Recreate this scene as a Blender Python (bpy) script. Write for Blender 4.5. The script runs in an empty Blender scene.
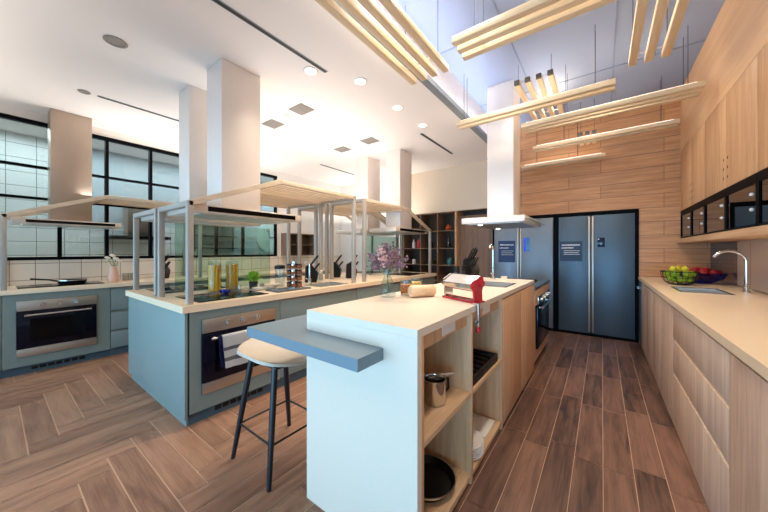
import bpy, bmesh, math, random
from mathutils import Vector, Matrix
random.seed(7)
PI = math.pi
COL = bpy.context.scene.collection
SC = bpy.context.scene

# ------------------------------------------------------------------ materials
def lin(c):
    return tuple(((v/255)/12.92 if v/255 <= .04045 else ((v/255+.055)/1.055)**2.4) for v in c)

def new_mat(name):
    m = bpy.data.materials.new(name); m.use_nodes = True
    nt = m.node_tree
    return m, nt, nt.nodes['Principled BSDF']

def N(nt, t, **kw):
    n = nt.nodes.new(t)
    for k, v in kw.items():
        if hasattr(n, k): setattr(n, k, v)
        else: n.inputs[k].default_value = v
    return n

def mat(name, c, rough=.5, metal=0, var=.04, scale=8, emit=0, ec=None, bump=0, coat=0, aniso=None, spec=.5):
    m, nt, b = new_mat(name)
    c = lin(c)
    b.inputs['Roughness'].default_value = rough
    b.inputs['Metallic'].default_value = metal; b.inputs['Specular IOR Level'].default_value = spec
    if coat: b.inputs['Coat Weight'].default_value = coat
    tc = N(nt, 'ShaderNodeTexCoord'); mp = N(nt, 'ShaderNodeMapping')
    nt.links.new(tc.outputs['Object'], mp.inputs[0])
    mp.inputs['Scale'].default_value = aniso or (1, 1, 1)
    no = N(nt, 'ShaderNodeTexNoise', Scale=scale, Detail=4)
    nt.links.new(mp.outputs[0], no.inputs['Vector'])
    mx = N(nt, 'ShaderNodeMixRGB')
    mx.inputs[1].default_value = (*[v*(1-var) for v in c], 1)
    mx.inputs[2].default_value = (*[min(1, v*(1+var)) for v in c], 1)
    nt.links.new(no.outputs['Fac'], mx.inputs[0]); nt.links.new(mx.outputs[0], b.inputs['Base Color'])
    if bump:
        bp = N(nt, 'ShaderNodeBump', Strength=bump, Distance=.01)
        nt.links.new(no.outputs['Fac'], bp.inputs['Height']); nt.links.new(bp.outputs[0], b.inputs['Normal'])
    if emit:
        b.inputs['Emission Color'].default_value = (*lin(ec or (255, 255, 255)), 1)
        b.inputs['Emission Strength'].default_value = emit
    return m

def wood(name, c1, c2, grain='z', rough=.45, freq=26, coat=0):
    m, nt, b = new_mat(name)
    tc = N(nt, 'ShaderNodeTexCoord'); mp = N(nt, 'ShaderNodeMapping')
    s = {'x': (.05, 1, 1), 'y': (1, .05, 1), 'z': (1, 1, .05)}[grain]
    mp.inputs['Scale'].default_value = s
    nt.links.new(tc.outputs['Object'], mp.inputs[0])
    n1 = N(nt, 'ShaderNodeTexNoise', Scale=freq, Detail=6, Roughness=.65)
    n2 = N(nt, 'ShaderNodeTexNoise', Scale=freq*4.5, Detail=3, Roughness=.6)
    for n in (n1, n2): nt.links.new(mp.outputs[0], n.inputs['Vector'])
    ad = N(nt, 'ShaderNodeMath', operation='ADD'); ad.inputs[1].default_value = 0
    ml = N(nt, 'ShaderNodeMath', operation='MULTIPLY'); ml.inputs[1].default_value = .45
    nt.links.new(n2.outputs['Fac'], ml.inputs[0]); nt.links.new(n1.outputs['Fac'], ad.inputs[0]); nt.links.new(ml.outputs[0], ad.inputs[1])
    r = N(nt, 'ShaderNodeValToRGB')
    r.color_ramp.elements[0].position = .5; r.color_ramp.elements[0].color = (*lin(c1), 1)
    r.color_ramp.elements[1].position = .95; r.color_ramp.elements[1].color = (*lin(c2), 1)
    nt.links.new(ad.outputs[0], r.inputs[0]); nt.links.new(r.outputs[0], b.inputs['Base Color'])
    bp = N(nt, 'ShaderNodeBump', Strength=.12, Distance=.004)
    nt.links.new(ad.outputs[0], bp.inputs['Height']); nt.links.new(bp.outputs[0], b.inputs['Normal'])
    b.inputs['Roughness'].default_value = rough
    if coat: b.inputs['Coat Weight'].default_value = coat
    return m

def thin_glass(name, tint, ior=1.45, rough=.02, refl=1.0):
    m = bpy.data.materials.new(name); m.use_nodes = True
    nt = m.node_tree; nt.nodes.clear()
    o = N(nt, 'ShaderNodeOutputMaterial'); mx = N(nt, 'ShaderNodeMixShader')
    tr = N(nt, 'ShaderNodeBsdfTransparent'); gl = N(nt, 'ShaderNodeBsdfGlossy')
    tr.inputs[0].default_value = (*lin(tint), 1); gl.inputs['Roughness'].default_value = rough
    lw = N(nt, 'ShaderNodeLayerWeight'); pw = N(nt, 'ShaderNodeMath', operation='POWER'); pw.inputs[1].default_value = 4
    nt.links.new(lw.outputs['Facing'], pw.inputs[0])
    ml = N(nt, 'ShaderNodeMath', operation='MULTIPLY_ADD'); ml.inputs[1].default_value = min(.9, .55*refl); ml.inputs[2].default_value = .035*refl
    nt.links.new(pw.outputs[0], ml.inputs[0]); nt.links.new(ml.outputs[0], mx.inputs[0])
    nt.links.new(tr.outputs[0], mx.inputs[1]); nt.links.new(gl.outputs[0], mx.inputs[2]); nt.links.new(mx.outputs[0], o.inputs[0])
    return m

def tiles(name, c, grout, w, h, off, plane='yz', rough=.2, gs=.004):
    m, nt, b = new_mat(name)
    tc = N(nt, 'ShaderNodeTexCoord'); sp = N(nt, 'ShaderNodeSeparateXYZ'); cb = N(nt, 'ShaderNodeCombineXYZ')
    nt.links.new(tc.outputs['Object'], sp.inputs[0])
    a1, a2 = {'yz': (1, 2), 'xz': (0, 2), 'xy': (0, 1)}[plane]
    for k, a in ((0, a1), (1, a2)):
        ad = N(nt, 'ShaderNodeMath', operation='ADD'); ad.inputs[1].default_value = -off[k]
        nt.links.new(sp.outputs[a], ad.inputs[0]); nt.links.new(ad.outputs[0], cb.inputs[k])
    br = N(nt, 'ShaderNodeTexBrick', offset=0.0)
    br.inputs['Scale'].default_value = 1; br.inputs['Brick Width'].default_value = w; br.inputs['Row Height'].default_value = h
    br.inputs['Mortar Size'].default_value = gs; br.inputs['Mortar Smooth'].default_value = .1
    c1 = lin(c)
    br.inputs['Color1'].default_value = (*c1, 1); br.inputs['Color2'].default_value = (*[v*.96 for v in c1], 1)
    br.inputs['Mortar'].default_value = (*lin(grout), 1)
    nt.links.new(cb.outputs[0], br.inputs['Vector']); nt.links.new(br.outputs['Color'], b.inputs['Base Color'])
    bp = N(nt, 'ShaderNodeBump', Strength=.4, Distance=.003, invert=True)
    nt.links.new(br.outputs['Fac'], bp.inputs['Height']); nt.links.new(bp.outputs[0], b.inputs['Normal'])
    b.inputs['Roughness'].default_value = rough
    return m

def plank_wall(name, c1, c2, seam):
    m, nt, b = new_mat(name)
    tc = N(nt, 'ShaderNodeTexCoord'); sp = N(nt, 'ShaderNodeSeparateXYZ'); cb = N(nt, 'ShaderNodeCombineXYZ')
    nt.links.new(tc.outputs['Object'], sp.inputs[0]); nt.links.new(sp.outputs[0], cb.inputs[0]); nt.links.new(sp.outputs[2], cb.inputs[1])
    br = N(nt, 'ShaderNodeTexBrick', offset=.37, offset_frequency=2)
    for k, v in (('Scale', 1), ('Brick Width', 1.1), ('Row Height', .19), ('Mortar Size', .0022), ('Bias', 0)): br.inputs[k].default_value = v
    br.inputs['Color1'].default_value = (.86, .86, .86, 1); br.inputs['Color2'].default_value = (1, 1, 1, 1); br.inputs['Mortar'].default_value = (*lin(seam), 1)
    nt.links.new(cb.outputs[0], br.inputs['Vector'])
    mp = N(nt, 'ShaderNodeMapping'); mp.inputs['Scale'].default_value = (.06, 1, 1); nt.links.new(tc.outputs['Object'], mp.inputs[0])
    n1 = N(nt, 'ShaderNodeTexNoise', Scale=38, Detail=7, Roughness=.65); nt.links.new(mp.outputs[0], n1.inputs['Vector'])
    r = N(nt, 'ShaderNodeValToRGB')
    r.color_ramp.elements[0].position = .33; r.color_ramp.elements[0].color = (*lin(c1), 1)
    r.color_ramp.elements[1].position = .68; r.color_ramp.elements[1].color = (*lin(c2), 1)
    nt.links.new(n1.outputs['Fac'], r.inputs[0])
    mx = N(nt, 'ShaderNodeMixRGB', blend_type='MULTIPLY'); mx.inputs[0].default_value = 1
    nt.links.new(r.outputs[0], mx.inputs[1]); nt.links.new(br.outputs['Color'], mx.inputs[2]); nt.links.new(mx.outputs[0], b.inputs['Base Color'])
    b.inputs['Roughness'].default_value = .4
    return m

def plank_floor(name, dark, light, rough=.32):
    # per-plank tone from a random stored per plank, grain runs along the plank
    m, nt, b = new_mat(name)
    uv = N(nt, 'ShaderNodeUVMap', uv_map='plank'); at = N(nt, 'ShaderNodeAttribute', attribute_name='tone')
    mp = N(nt, 'ShaderNodeMapping'); mp.inputs['Scale'].default_value = (1.3, 12, 1); nt.links.new(uv.outputs[0], mp.inputs[0])
    n1 = N(nt, 'ShaderNodeTexNoise', Scale=1.6, Detail=8, Roughness=.62, Distortion=.5); nt.links.new(mp.outputs[0], n1.inputs['Vector'])
    mp2 = N(nt, 'ShaderNodeMapping'); mp2.inputs['Scale'].default_value = (3, 70, 1); nt.links.new(uv.outputs[0], mp2.inputs[0])
    n2 = N(nt, 'ShaderNodeTexNoise', Scale=1.5, Detail=4); nt.links.new(mp2.outputs[0], n2.inputs['Vector'])
    ml = N(nt, 'ShaderNodeMath', operation='MULTIPLY_ADD'); ml.inputs[1].default_value = .35
    nt.links.new(n2.outputs['Fac'], ml.inputs[0]); nt.links.new(n1.outputs['Fac'], ml.inputs[2])
    ml2 = N(nt, 'ShaderNodeMath', operation='MULTIPLY_ADD'); ml2.inputs[1].default_value = .28
    nt.links.new(at.outputs['Fac'], ml2.inputs[0]); nt.links.new(ml.outputs[0], ml2.inputs[2])
    r = N(nt, 'ShaderNodeValToRGB')
    r.color_ramp.elements[0].position = .55; r.color_ramp.elements[0].color = (*lin(dark), 1)
    r.color_ramp.elements[1].position = 1.05; r.color_ramp.elements[1].color = (*lin(light), 1)
    nt.links.new(ml2.outputs[0], r.inputs[0]); nt.links.new(r.outputs[0], b.inputs['Base Color'])
    bp = N(nt, 'ShaderNodeBump', Strength=.12, Distance=.004); nt.links.new(ml.outputs[0], bp.inputs['Height']); nt.links.new(bp.outputs[0], b.inputs['Normal'])
    b.inputs['Roughness'].default_value = rough
    return m

M = dict(
    blue=mat('blue lacquer', (124, 138, 134), .42, var=.03, scale=3),
    blue_dark=mat('blue plinth', (66, 90, 102), .5),
    board=mat('grey blue laminate', (116, 134, 144), .4, var=.03),
    top=mat('cream solid surface', (236, 212, 180), .28, var=.025, scale=60),
    white_top=mat('white solid surface', (234, 217, 198), .3, var=.02, scale=50),
    steel=mat('brushed steel', (196, 190, 182), .42, 1, var=.08, scale=30, aniso=(1, 1, 12)),
    steel_x=mat('polished steel', (215, 215, 215), .12, 1, var=.02),
    chim_w=mat('white coated steel', (238, 228, 220), .38, .12, var=.02),
    chim_s=mat('warm brushed steel', (186, 168, 152), .36, .85, var=.05, scale=14, aniso=(1, 1, .2)),
    frame=mat('grey powder coated steel', (172, 166, 158), .42, .15, var=.04), hoodm=mat('beige coated steel', (222, 208, 194), .35, .3, var=.03),
    black=mat('black', (13, 13, 15), .42, var=.1, spec=.35),
    black_gl=mat('black glass', (8, 8, 11), .1, var=.05, spec=.14),
    oven_gl=mat('oven door glass', (9, 10, 26), .12, var=.1, spec=.25),
    black_frame=mat('black anodised frame', (4, 5, 11), .55, spec=.08),
    iron=mat('cast iron', (24, 24, 26), .55, .3, bump=.2, scale=60),
    nonstick=mat('nonstick coating', (24, 19, 20), .3, .2),
    white=mat('white paint', (236, 232, 226), .8, var=.01),
    ceil=mat('ceiling paint', (246, 240, 236), .9, var=.008, scale=2),
    beige=mat('beige paint', (234, 218, 196), .85, var=.01),
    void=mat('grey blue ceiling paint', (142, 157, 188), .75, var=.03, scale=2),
    greystrip=mat('grey metal channel', (150, 160, 168), .4, .3),
    fridge=mat('dark blue steel', (92, 112, 128), .42, .6, var=.08, scale=10, aniso=(1, 1, 14)),
    fridge_l=mat('grey blue steel', (134, 146, 158), .42, .55, var=.08, scale=10, aniso=(1, 1, 14)),
    navy=mat('navy sticker', (22, 42, 100), .4),
    navy2=mat('dark navy sticker', (28, 48, 80), .4),
    ink=mat('white print', (225, 230, 235), .5),
    disp=mat('display glass', (14, 34, 66), .08),
    disp_b=mat('lit display', (20, 40, 200), .1, emit=.6, ec=(20, 60, 230)),
    teal=mat('teal display', (60, 130, 160), .15),
    wood_v=wood('oak veneer upright grain', (198, 150, 106), (232, 190, 146), 'z'),
    wood_greyv=wood('grey oak veneer upright grain', (170, 143, 124), (216, 191, 170), 'z'),
    wood_h=wood('oak veneer lengthwise grain', (196, 156, 116), (230, 196, 158), 'y'),
    wood_shelf=wood('brown shelf veneer', (112, 88, 70), (150, 122, 98), 'z'),
    wood_back=wood('dark shelf back', (66, 54, 46), (92, 76, 62), 'z'),
    wood_mid=wood('brown panel veneer', (120, 92, 70), (156, 122, 96), 'z'),
    ply=wood('plywood lining', (228, 180, 132), (246, 206, 160), 'y', freq=9),
    ply_x=wood('pine bar crosswise', (222, 194, 154), (244, 222, 186), 'x', freq=20),
    ply_y=wood('pine bar lengthwise', (218, 188, 146), (242, 218, 180), 'y', freq=20),
    slat=wood('slat timber', (196, 176, 152), (226, 206, 180), 'y', freq=16),
    doorwood=wood('reddish oak door', (200, 154, 114), (232, 188, 146), 'z'),
    wallwood=plank_wall('oak plank cladding', (198, 140, 94), (232, 176, 126), (100, 62, 40)),
    floor_r=plank_floor('dark reddish wood tile', (60, 43, 37), (132, 97, 80), .36),
    floor_l=plank_floor('brown wood tile', (114, 78, 58), (170, 126, 98), .5),
    grout=mat('tan grout', (216, 180, 152), .8),
    tile=tiles('white wall tile', (238, 228, 212), (170, 150, 130), .195, .2, (.141, .15)),
    tile2=tiles('white room tile', (236, 240, 236), (120, 130, 130), .28, .2, (0, .04)),
    splash=tiles('grey back panel', (208, 192, 180), (120, 108, 100), .9, 1.6, (4.55-2.7, 0), rough=.25, gs=.004),
    splash_shade=mat('shade toned gloss panel', (74, 76, 88), .18, var=.05),  # gloss panel, its colour darkened with the shade under the wall cabinets
    glass=thin_glass('clear glass', (246, 250, 250)),
    teal_glass=thin_glass('teal tinted glass', (198, 210, 216), refl=1.6),
    green_glass=thin_glass('pale green glass', (222, 238, 230), refl=1.2),
    blue_glass=thin_glass('cobalt glass', (172, 176, 250), refl=1.2),
    smoke_glass=thin_glass('smoked glass', (120, 124, 128), refl=2.2),
    red=mat('red enamel', (196, 22, 44), .2, coat=.5, var=.03),
    stool=mat('beige moulded shell', (200, 186, 168), .45, var=.02),
    stool_leg=mat('black stained wood', (18, 19, 26), .4, var=.1),
    green=mat('leaf green', (150, 196, 60), .5, var=.35, scale=40),
    pot=mat('black planter', (36, 44, 44), .5),
    pasta=mat('dry pasta', (250, 184, 20), .4, var=.2, scale=60),
    amber=mat('amber sweets', (206, 110, 22), .3, var=.35, scale=60),
    cream=mat('cream sweets', (236, 196, 110), .4, var=.25, scale=60),
    lilac=mat('dried lilac blossom', (128, 96, 108), .8, var=.4, scale=60),
    pinkb=mat('dried pink blossom', (206, 160, 156), .8, var=.3, scale=60),
    stem=mat('grey green stem', (120, 122, 92), .7),
    towel_w=mat('white towel', (236, 234, 232), .9, bump=.3, scale=120),
    towel_b=mat('grey towel stripe', (120, 122, 130), .9, bump=.3, scale=120),
    towel_n=mat('navy towel', (26, 32, 84), .9, bump=.3, scale=90, var=.4),
    dough=wood('pale beech', (226, 186, 142), (244, 210, 170), 'x', freq=12),
    apple_g=mat('green apple skin', (138, 176, 40), .3, var=.25, scale=14),
    apple_y=mat('yellow lemon skin', (226, 212, 50), .4, var=.1, scale=30, bump=.1),
    apple_r=mat('red apple skin', (186, 34, 46), .3, var=.4, scale=14),
    ceramic=mat('white ceramic', (238, 234, 228), .2, var=.01),
    pinkcer=mat('blush ceramic', (226, 180, 156), .4),
    rose=mat('cream petals', (244, 226, 206), .7),
    slate=mat('slate', (74, 80, 90), .5, bump=.2, scale=30),
    spice=mat('spice', (120, 72, 40), .6, var=.5, scale=60),
    led=mat('added led strip', (255, 250, 240), .5, emit=4, ec=(255, 240, 222)),
    cove=mat('cove led', (255, 252, 248), .5, emit=30, ec=(244, 244, 255)),
    lamp=mat('lamp diffuser', (255, 250, 240), .5, emit=7, ec=(255, 236, 214)),
    slot=mat('dark slot', (60, 54, 50), .7),
    vent_d=mat('dark end cap', (92, 84, 78), .6),
    vent=mat('grey vent', (150, 144, 138), .6, var=.05),
    basin=mat('basin steel', (206, 208, 208), .35, .75),
    bulb=mat('white glass knob', (235, 235, 240), .15),
    paper=mat('white paper', (240, 232, 222), .7),
    clock=mat('clock face', (206, 224, 216), .5),
    tealjar=mat('teal glaze', (60, 120, 124), .3),
    orange=mat('orange glaze', (206, 84, 36), .4),
    greyroom=mat('grey green paint', (188, 198, 202), .85, var=.02),
)

# ------------------------------------------------------------------ mesh builder
ORG = {}
class MB:
    def __init__(s): s.bm = bmesh.new(); s.mi = 0
    def _tag(s, n0):
        s.bm.faces.ensure_lookup_table()
        for f in s.bm.faces[n0:]: f.material_index = s.mi
    def box(s, x0, x1, y0, y1, z0, z1, bev=0, rot=None, seg=2):
        n0 = len(s.bm.faces)
        c = Vector(((x0+x1)/2, (y0+y1)/2, (z0+z1)/2)); m = Matrix.Translation(c)
        if rot is not None: m = m @ rot
        m = m @ Matrix.Diagonal((abs(x1-x0), abs(y1-y0), abs(z1-z0), 1))
        t = bmesh.new(); bmesh.ops.create_cube(t, size=1, matrix=m)
        if bev: bmesh.ops.bevel(t, geom=list(t.edges), offset=bev, segments=seg, profile=.5, affect='EDGES')
        s._join(t); return s
    def _join(s, t):
        vm = {v: s.bm.verts.new(v.co) for v in t.verts}
        for f in t.faces:
            try:
                g = s.bm.faces.new([vm[v] for v in f.verts]); g.material_index = s.mi
            except ValueError: pass
        t.free()
    def bar(s, p0, p1, w, h, up=(0, 0, 1), bev=.002):
        p0 = Vector(p0); p1 = Vector(p1); d = p1-p0; L = d.length; d.normalize(); up = Vector(up)
        if abs(d.dot(up)) > .98: up = Vector((1, 0, 0))
        x = up.cross(d).normalized(); u = d.cross(x)
        R = Matrix((x, d, u)).transposed().to_4x4()
        t = bmesh.new(); bmesh.ops.create_cube(t, size=1, matrix=Matrix.Translation((p0+p1)/2) @ R @ Matrix.Diagonal((w, L, h, 1)))
        if bev: bmesh.ops.bevel(t, geom=list(t.edges), offset=bev, segments=1, affect='EDGES')
        s._join(t); return s
    def cyl(s, p0, p1, r0, r1=None, seg=16, caps=True):
        r1 = r0 if r1 is None else r1
        p0 = Vector(p0); p1 = Vector(p1); d = (p1-p0).normalized()
        a = d.orthogonal().normalized(); b = d.cross(a)
        A = []; B = []
        for i in range(seg):
            v = a*math.cos(2*PI*i/seg)+b*math.sin(2*PI*i/seg)
            A.append(s.bm.verts.new(p0+v*r0)); B.append(s.bm.verts.new(p1+v*r1))
        for i in range(seg):
            j = (i+1) % seg; s.bm.faces.new((A[i], A[j], B[j], B[i])).material_index = s.mi
        if caps:
            s.bm.faces.new(A[::-1]).material_index = s.mi; s.bm.faces.new(B).material_index = s.mi
        return s
    def tube(s, pts, r, seg=10, caps=True):
        pts = [Vector(p) for p in pts]; rings = []; n = len(pts); a = None
        for k, p in enumerate(pts):
            d = (pts[min(k+1, n-1)]-pts[max(k-1, 0)]).normalized()
            a = d.orthogonal().normalized() if a is None else (a-d*a.dot(d)).normalized()
            b = d.cross(a); rr = r[k] if isinstance(r, (list, tuple)) else r
            rings.append([s.bm.verts.new(p+(a*math.cos(2*PI*i/seg)+b*math.sin(2*PI*i/seg))*rr) for i in range(seg)])
        for A, B in zip(rings, rings[1:]):
            for i in range(seg):
                j = (i+1) % seg; s.bm.faces.new((A[i], A[j], B[j], B[i])).material_index = s.mi
        if caps:
            s.bm.faces.new(rings[0][::-1]).material_index = s.mi; s.bm.faces.new(rings[-1]).material_index = s.mi
        return s
    def lathe(s, prof, c=(0, 0, 0), seg=28, sx=1, sy=1):
        c = Vector(c); rings = []
        for r, z in prof:
            if r < 1e-5: rings.append([s.bm.verts.new(c+Vector((0, 0, z)))])
            else: rings.append([s.bm.verts.new(c+Vector((r*sx*math.cos(2*PI*i/seg), r*sy*math.sin(2*PI*i/seg), z))) for i in range(seg)])
        for A, B in zip(rings, rings[1:]):
            for i in range(seg):
                j = (i+1) % seg
                if len(A) == 1 and len(B) == 1: continue
                if len(A) == 1: f = (A[0], B[j], B[i])
                elif len(B) == 1: f = (A[i], A[j], B[0])
                else: f = (A[i], A[j], B[j], B[i])
                s.bm.faces.new(f).material_index = s.mi
        return s
    def ball(s, c, r, sc=(1, 1, 1), sub=2):
        t = bmesh.new()
        bmesh.ops.create_icosphere(t, subdivisions=sub, radius=r, matrix=Matrix.Translation(c) @ Matrix.Diagonal((*sc, 1)))
        s._join(t); return s
    def prism(s, poly, z0, z1):
        A = [s.bm.verts.new((x, y, z0)) for x, y in poly]; B = [s.bm.verts.new((x, y, z1)) for x, y in poly]
        n = len(poly)
        for i in range(n):
            j = (i+1) % n; s.bm.faces.new((A[i], A[j], B[j], B[i])).material_index = s.mi
        s.bm.faces.new(A[::-1]).material_index = s.mi; s.bm.faces.new(B).material_index = s.mi
        return s
    def holed(s, x0, x1, y0, y1, z0, z1, holes):
        xs = sorted({x0, x1, *[h[0] for h in holes], *[h[1] for h in holes]})
        ys = sorted({y0, y1, *[h[2] for h in holes], *[h[3] for h in holes]})
        inside = lambda i, j: 0 <= i < len(xs)-1 and 0 <= j < len(ys)-1 and not any(h[0] <= (xs[i]+xs[i+1])/2 <= h[1] and h[2] <= (ys[j]+ys[j+1])/2 <= h[3] for h in holes)
        V = {}
        def v(i, j, z):
            if (i, j, z) not in V: V[(i, j, z)] = s.bm.verts.new((xs[i], ys[j], z))
            return V[(i, j, z)]
        for i in range(len(xs)-1):
            for j in range(len(ys)-1):
                if not inside(i, j): continue
                s.bm.faces.new((v(i, j, z1), v(i+1, j, z1), v(i+1, j+1, z1), v(i, j+1, z1)))
                s.bm.faces.new((v(i, j+1, z0), v(i+1, j+1, z0), v(i+1, j, z0), v(i, j, z0)))
                for di, dj, a, b in ((-1, 0, (i, j+1), (i, j)), (1, 0, (i+1, j), (i+1, j+1)), (0, -1, (i, j), (i+1, j)), (0, 1, (i+1, j+1), (i, j+1))):
                    if not inside(i+di, j+dj): s.bm.faces.new((v(*a, z0), v(*b, z0), v(*b, z1), v(*a, z1)))
        return s
    def build(s, name, mats, parent=None, label=None, smooth=True):
        bm = s.bm; bmesh.ops.recalc_face_normals(bm, faces=bm.faces)
        if parent is None:
            xs = [v.co for v in bm.verts]
            o0 = Vector(((min(c.x for c in xs)+max(c.x for c in xs))/2, (min(c.y for c in xs)+max(c.y for c in xs))/2, min(c.z for c in xs)))
        else: o0 = ORG[parent.name]
        for v in bm.verts: v.co -= o0
        if smooth:
            for f in bm.faces: f.smooth = True
            for e in bm.edges:
                if len(e.link_faces) == 2 and e.calc_face_angle(0) > math.radians(38): e.smooth = False
        me = bpy.data.meshes.new(name); bm.to_mesh(me); bm.free()
        for m in (mats if isinstance(mats, (list, tuple)) else [mats]): me.materials.append(M[m] if isinstance(m, str) else m)
        o = bpy.data.objects.new(name, me); COL.objects.link(o); ORG[o.name] = o0
        if parent is None: o.location = o0
        else: o.parent = parent
        if label: o['label'] = label
        return o

def tag(o, label, cat, group=None, kind=None):
    o['label'] = label; o['category'] = cat
    if group: o['group'] = group
    if kind: o['kind'] = kind
    return o

def thing(name, label, cat, loc=(0, 0, 0), group=None, rz=0):
    o = bpy.data.objects.new(name, None); COL.objects.link(o); o.location = loc; o.rotation_euler = (0, 0, rz)
    o.empty_display_size = .1
    ORG[o.name] = Vector(loc) if not rz else Vector((0, 0, 0))
    return tag(o, label, cat, group)

def struct(o): o['kind'] = 'structure'; return o

def copy_tree(o, loc=None, parent=None, rz=None, delta=None):
    c = o.copy(); COL.objects.link(c)
    if parent is not None: c.parent = parent
    if loc is not None: c.location = loc
    if delta is not None: c.location = o.location+Vector(delta)
    if rz is not None: c.rotation_euler = (0, 0, rz)
    for ch in list(o.children): copy_tree(ch, parent=c)
    return c

# ------------------------------------------------------------------ setting
XL, XR, YF, Y0 = -5.5, 1.12, 5.5, -1.6
HC, HV, XV = 2.98, 3.43, -1.445

def build_floor():
    bm = bmesh.new(); uvl = bm.loops.layers.uv.new('plank'); tone = bm.faces.layers.float.new('tone')
    def quad(x0, x1, y0, y1, z, mi, along, xmin, xmax):
        x0 = max(x0, xmin); x1 = min(x1, xmax); y0 = max(y0, Y0); y1 = min(y1, YF+.02)
        if x1-x0 < .004 or y1-y0 < .004: return
        f = bm.faces.new([bm.verts.new(p) for p in ((x0, y0, z), (x1, y0, z), (x1, y1, z), (x0, y1, z))])
        f.material_index = mi; f[tone] = random.random()
        ox, oy = random.random()*40, random.random()*40
        for l in f.loops:
            x, y = l.vert.co.x, l.vert.co.y
            l[uvl].uv = (x+ox, y+oy) if along == 'x' else (y+ox, x+oy)
    f = bm.faces.new([bm.verts.new(p) for p in ((XL-.1, Y0, -.003), (XR+.1, Y0, -.003), (XR+.1, YF+.8, -.003), (XL-.1, YF+.8, -.003))]); f.material_index = 0
    w, n, g, XB = .145, 6, .007, -.9
    x0, y0 = -3.80, .007
    for j in range(-14, 42):
        for m in range(-6, 8):
            xs = x0+(-j+12*m)*w
            quad(xs+g/2, xs+n*w-g/2, y0+j*w+g/2, y0+(j+1)*w-g/2, 0, 1, 'x', XL-.1, XB)
    for i in range(-14, 24):
        for m in range(-6, 8):
            ys = y0+(6-i+12*m)*w
            quad(x0+i*w+g/2, x0+(i+1)*w-g/2, ys+g/2, ys+n*w-g/2, 0, 1, 'y', XL-.1, XB)
    k = 0; x = .005-.145*7
    while x < XR+.1:
        y = 2.2-.8*5+(0, .1, -.01, .09, .0, .11, .01)[k % 7]
        while y < YF+.8:
            quad(x+.0015, x+.145-.0015, y+.0015, y+.8-.0015, 0, 2, 'y', XB, XR+.1); y += .8
        x += .145; k += 1
    me = bpy.data.meshes.new('floor'); bm.to_mesh(me); bm.free()
    for m in ('grout', 'floor_l', 'floor_r'): me.materials.append(M[m])
    o = bpy.data.objects.new('floor', me); COL.objects.link(o); struct(o)
build_floor()

struct(MB().box(XL-1.3, XV, Y0, YF+.9, HC, HC+.08).build('ceiling', 'ceil'))
struct(MB().box(XV-.02, XR+.1, Y0, YF+.9, HV, HV+.06).build('ceiling.001', 'void'))
struct(MB().box(XV-.03, XV, Y0, YF, HC+.08, HV).build('trim_1', 'white'))       # upstand lit by the cove
cv = struct(MB().box(XV, XV+.078, Y0, YF, HC-.004, HC+.006).box(XV+.07, XV+.078, Y0, YF, HC+.006, HC+.05).build('trim_2', 'greystrip'))
MB().box(XV+.012, XV+.04, Y0+.05, YF-.05, HC+.008, HC+.016).build('led_strip', 'cove', cv)
# seams of access panels in the raised ceiling
sm = MB()
for x in (-.75, .1): sm.box(x, x+.012, 1.2, YF-.01, HV-.006, HV)
for y in (2.9, 4.3): sm.box(XV+.01, .84, y, y+.012, HV-.006, HV)
struct(sm.build('trim_3', mat('ceiling seam', (124, 138, 168), .7)))
# end wall: white part, beige part over the shelves, timber part over the refrigerators
struct(MB().box(XL-.1, -3.56, YF, YF+.1, 0, HC).build('wall_end', 'white'))
struct(MB().box(-3.56, -1.445, YF, YF+.1, 2.095, HC).build('wall_end.001', 'beige'))
struct(MB().box(-1.15, XR, YF-.02, YF+.12, 1.9, HV).box(.42, XR, YF-.02, YF+.12, 0, 1.9).build('wall_end.002', 'wallwood'))
struct(MB().box(-1.445, -1.15, YF+.02, YF+.1, 1.9, 3.0).build('wall_end.003', 'wood_mid'))
struct(MB().box(-1.445, -1.15, YF+.02, YF+.1, 3.0, HV).build('wall_end.004', 'void'))
struct(MB().box(-3.6, XR, YF+.82, YF+.9, 0, HV).build('wall_rear', 'wood_mid'))
# right wall with its timber-lined bulkhead
struct(MB().box(XR, XR+.1, Y0, YF+.9, 0, HV).build('wall_right', 'white'))
struct(MB().box(.84, XR, Y0, YF-.02, 2.625, HV).build('wall_right.001', 'ply'))
struct(MB().box(XR-.012, XR, Y0, 4.55, .945, 1.40).build('trim_4', 'splash'))
struct(MB().box(XR-.012, XR, 4.553, YF-.02, .945, 1.40).build('trim_5', 'splash_shade'))
# left wall: tiles below a glazed partition, plain wall past it
ZS, ZT, YG = 1.19, 2.875, 3.62
struct(MB().box(XL-.1, XL, Y0, YF, 0, ZS).build('wall_left', 'tile'))
struct(MB().box(XL-.1, XL, Y0, YF, ZT, HC).build('wall_left.001', 'white'))
struct(MB().box(XL-.1, XL, YG, YF, ZS, ZT).build('wall_left.002', 'white'))
win = bpy.data.objects.new('window_1', None); COL.objects.link(win); struct(win); win.location = (XL, 1, ZS); ORG['window_1'] = Vector((XL, 1, ZS))
fr = MB(); t = .018
fr.box(XL-.06, XL+.012, Y0, YG, ZS, ZS+.04, .003).box(XL-.06, XL+.012, Y0, YG, ZT-.045, ZT, .003)
ys = [Y0+.02, -.45, .045, .535, .975, 1.467, 1.95, 2.42, 2.9, YG-.02]
zh = [1.94, 2.32]
for y in ys: fr.box(XL-.055, XL+.01, y-t, y+t, ZS+.03, ZT-.03)
for z in zh: fr.box(XL-.05, XL+.008, Y0, YG, z-t*.8, z+t*.8)
fr.build('window_frame', 'black_frame', win)
zz = [ZS+.03]+zh+[ZT-.03]
for a, b in zip(ys, ys[1:]):
    for c, d in zip(zz, zz[1:]):
        MB().box(XL-.03, XL-.024, a+t, b-t, c+.012, d-.012).build('pane', 'teal_glass', win)
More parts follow.
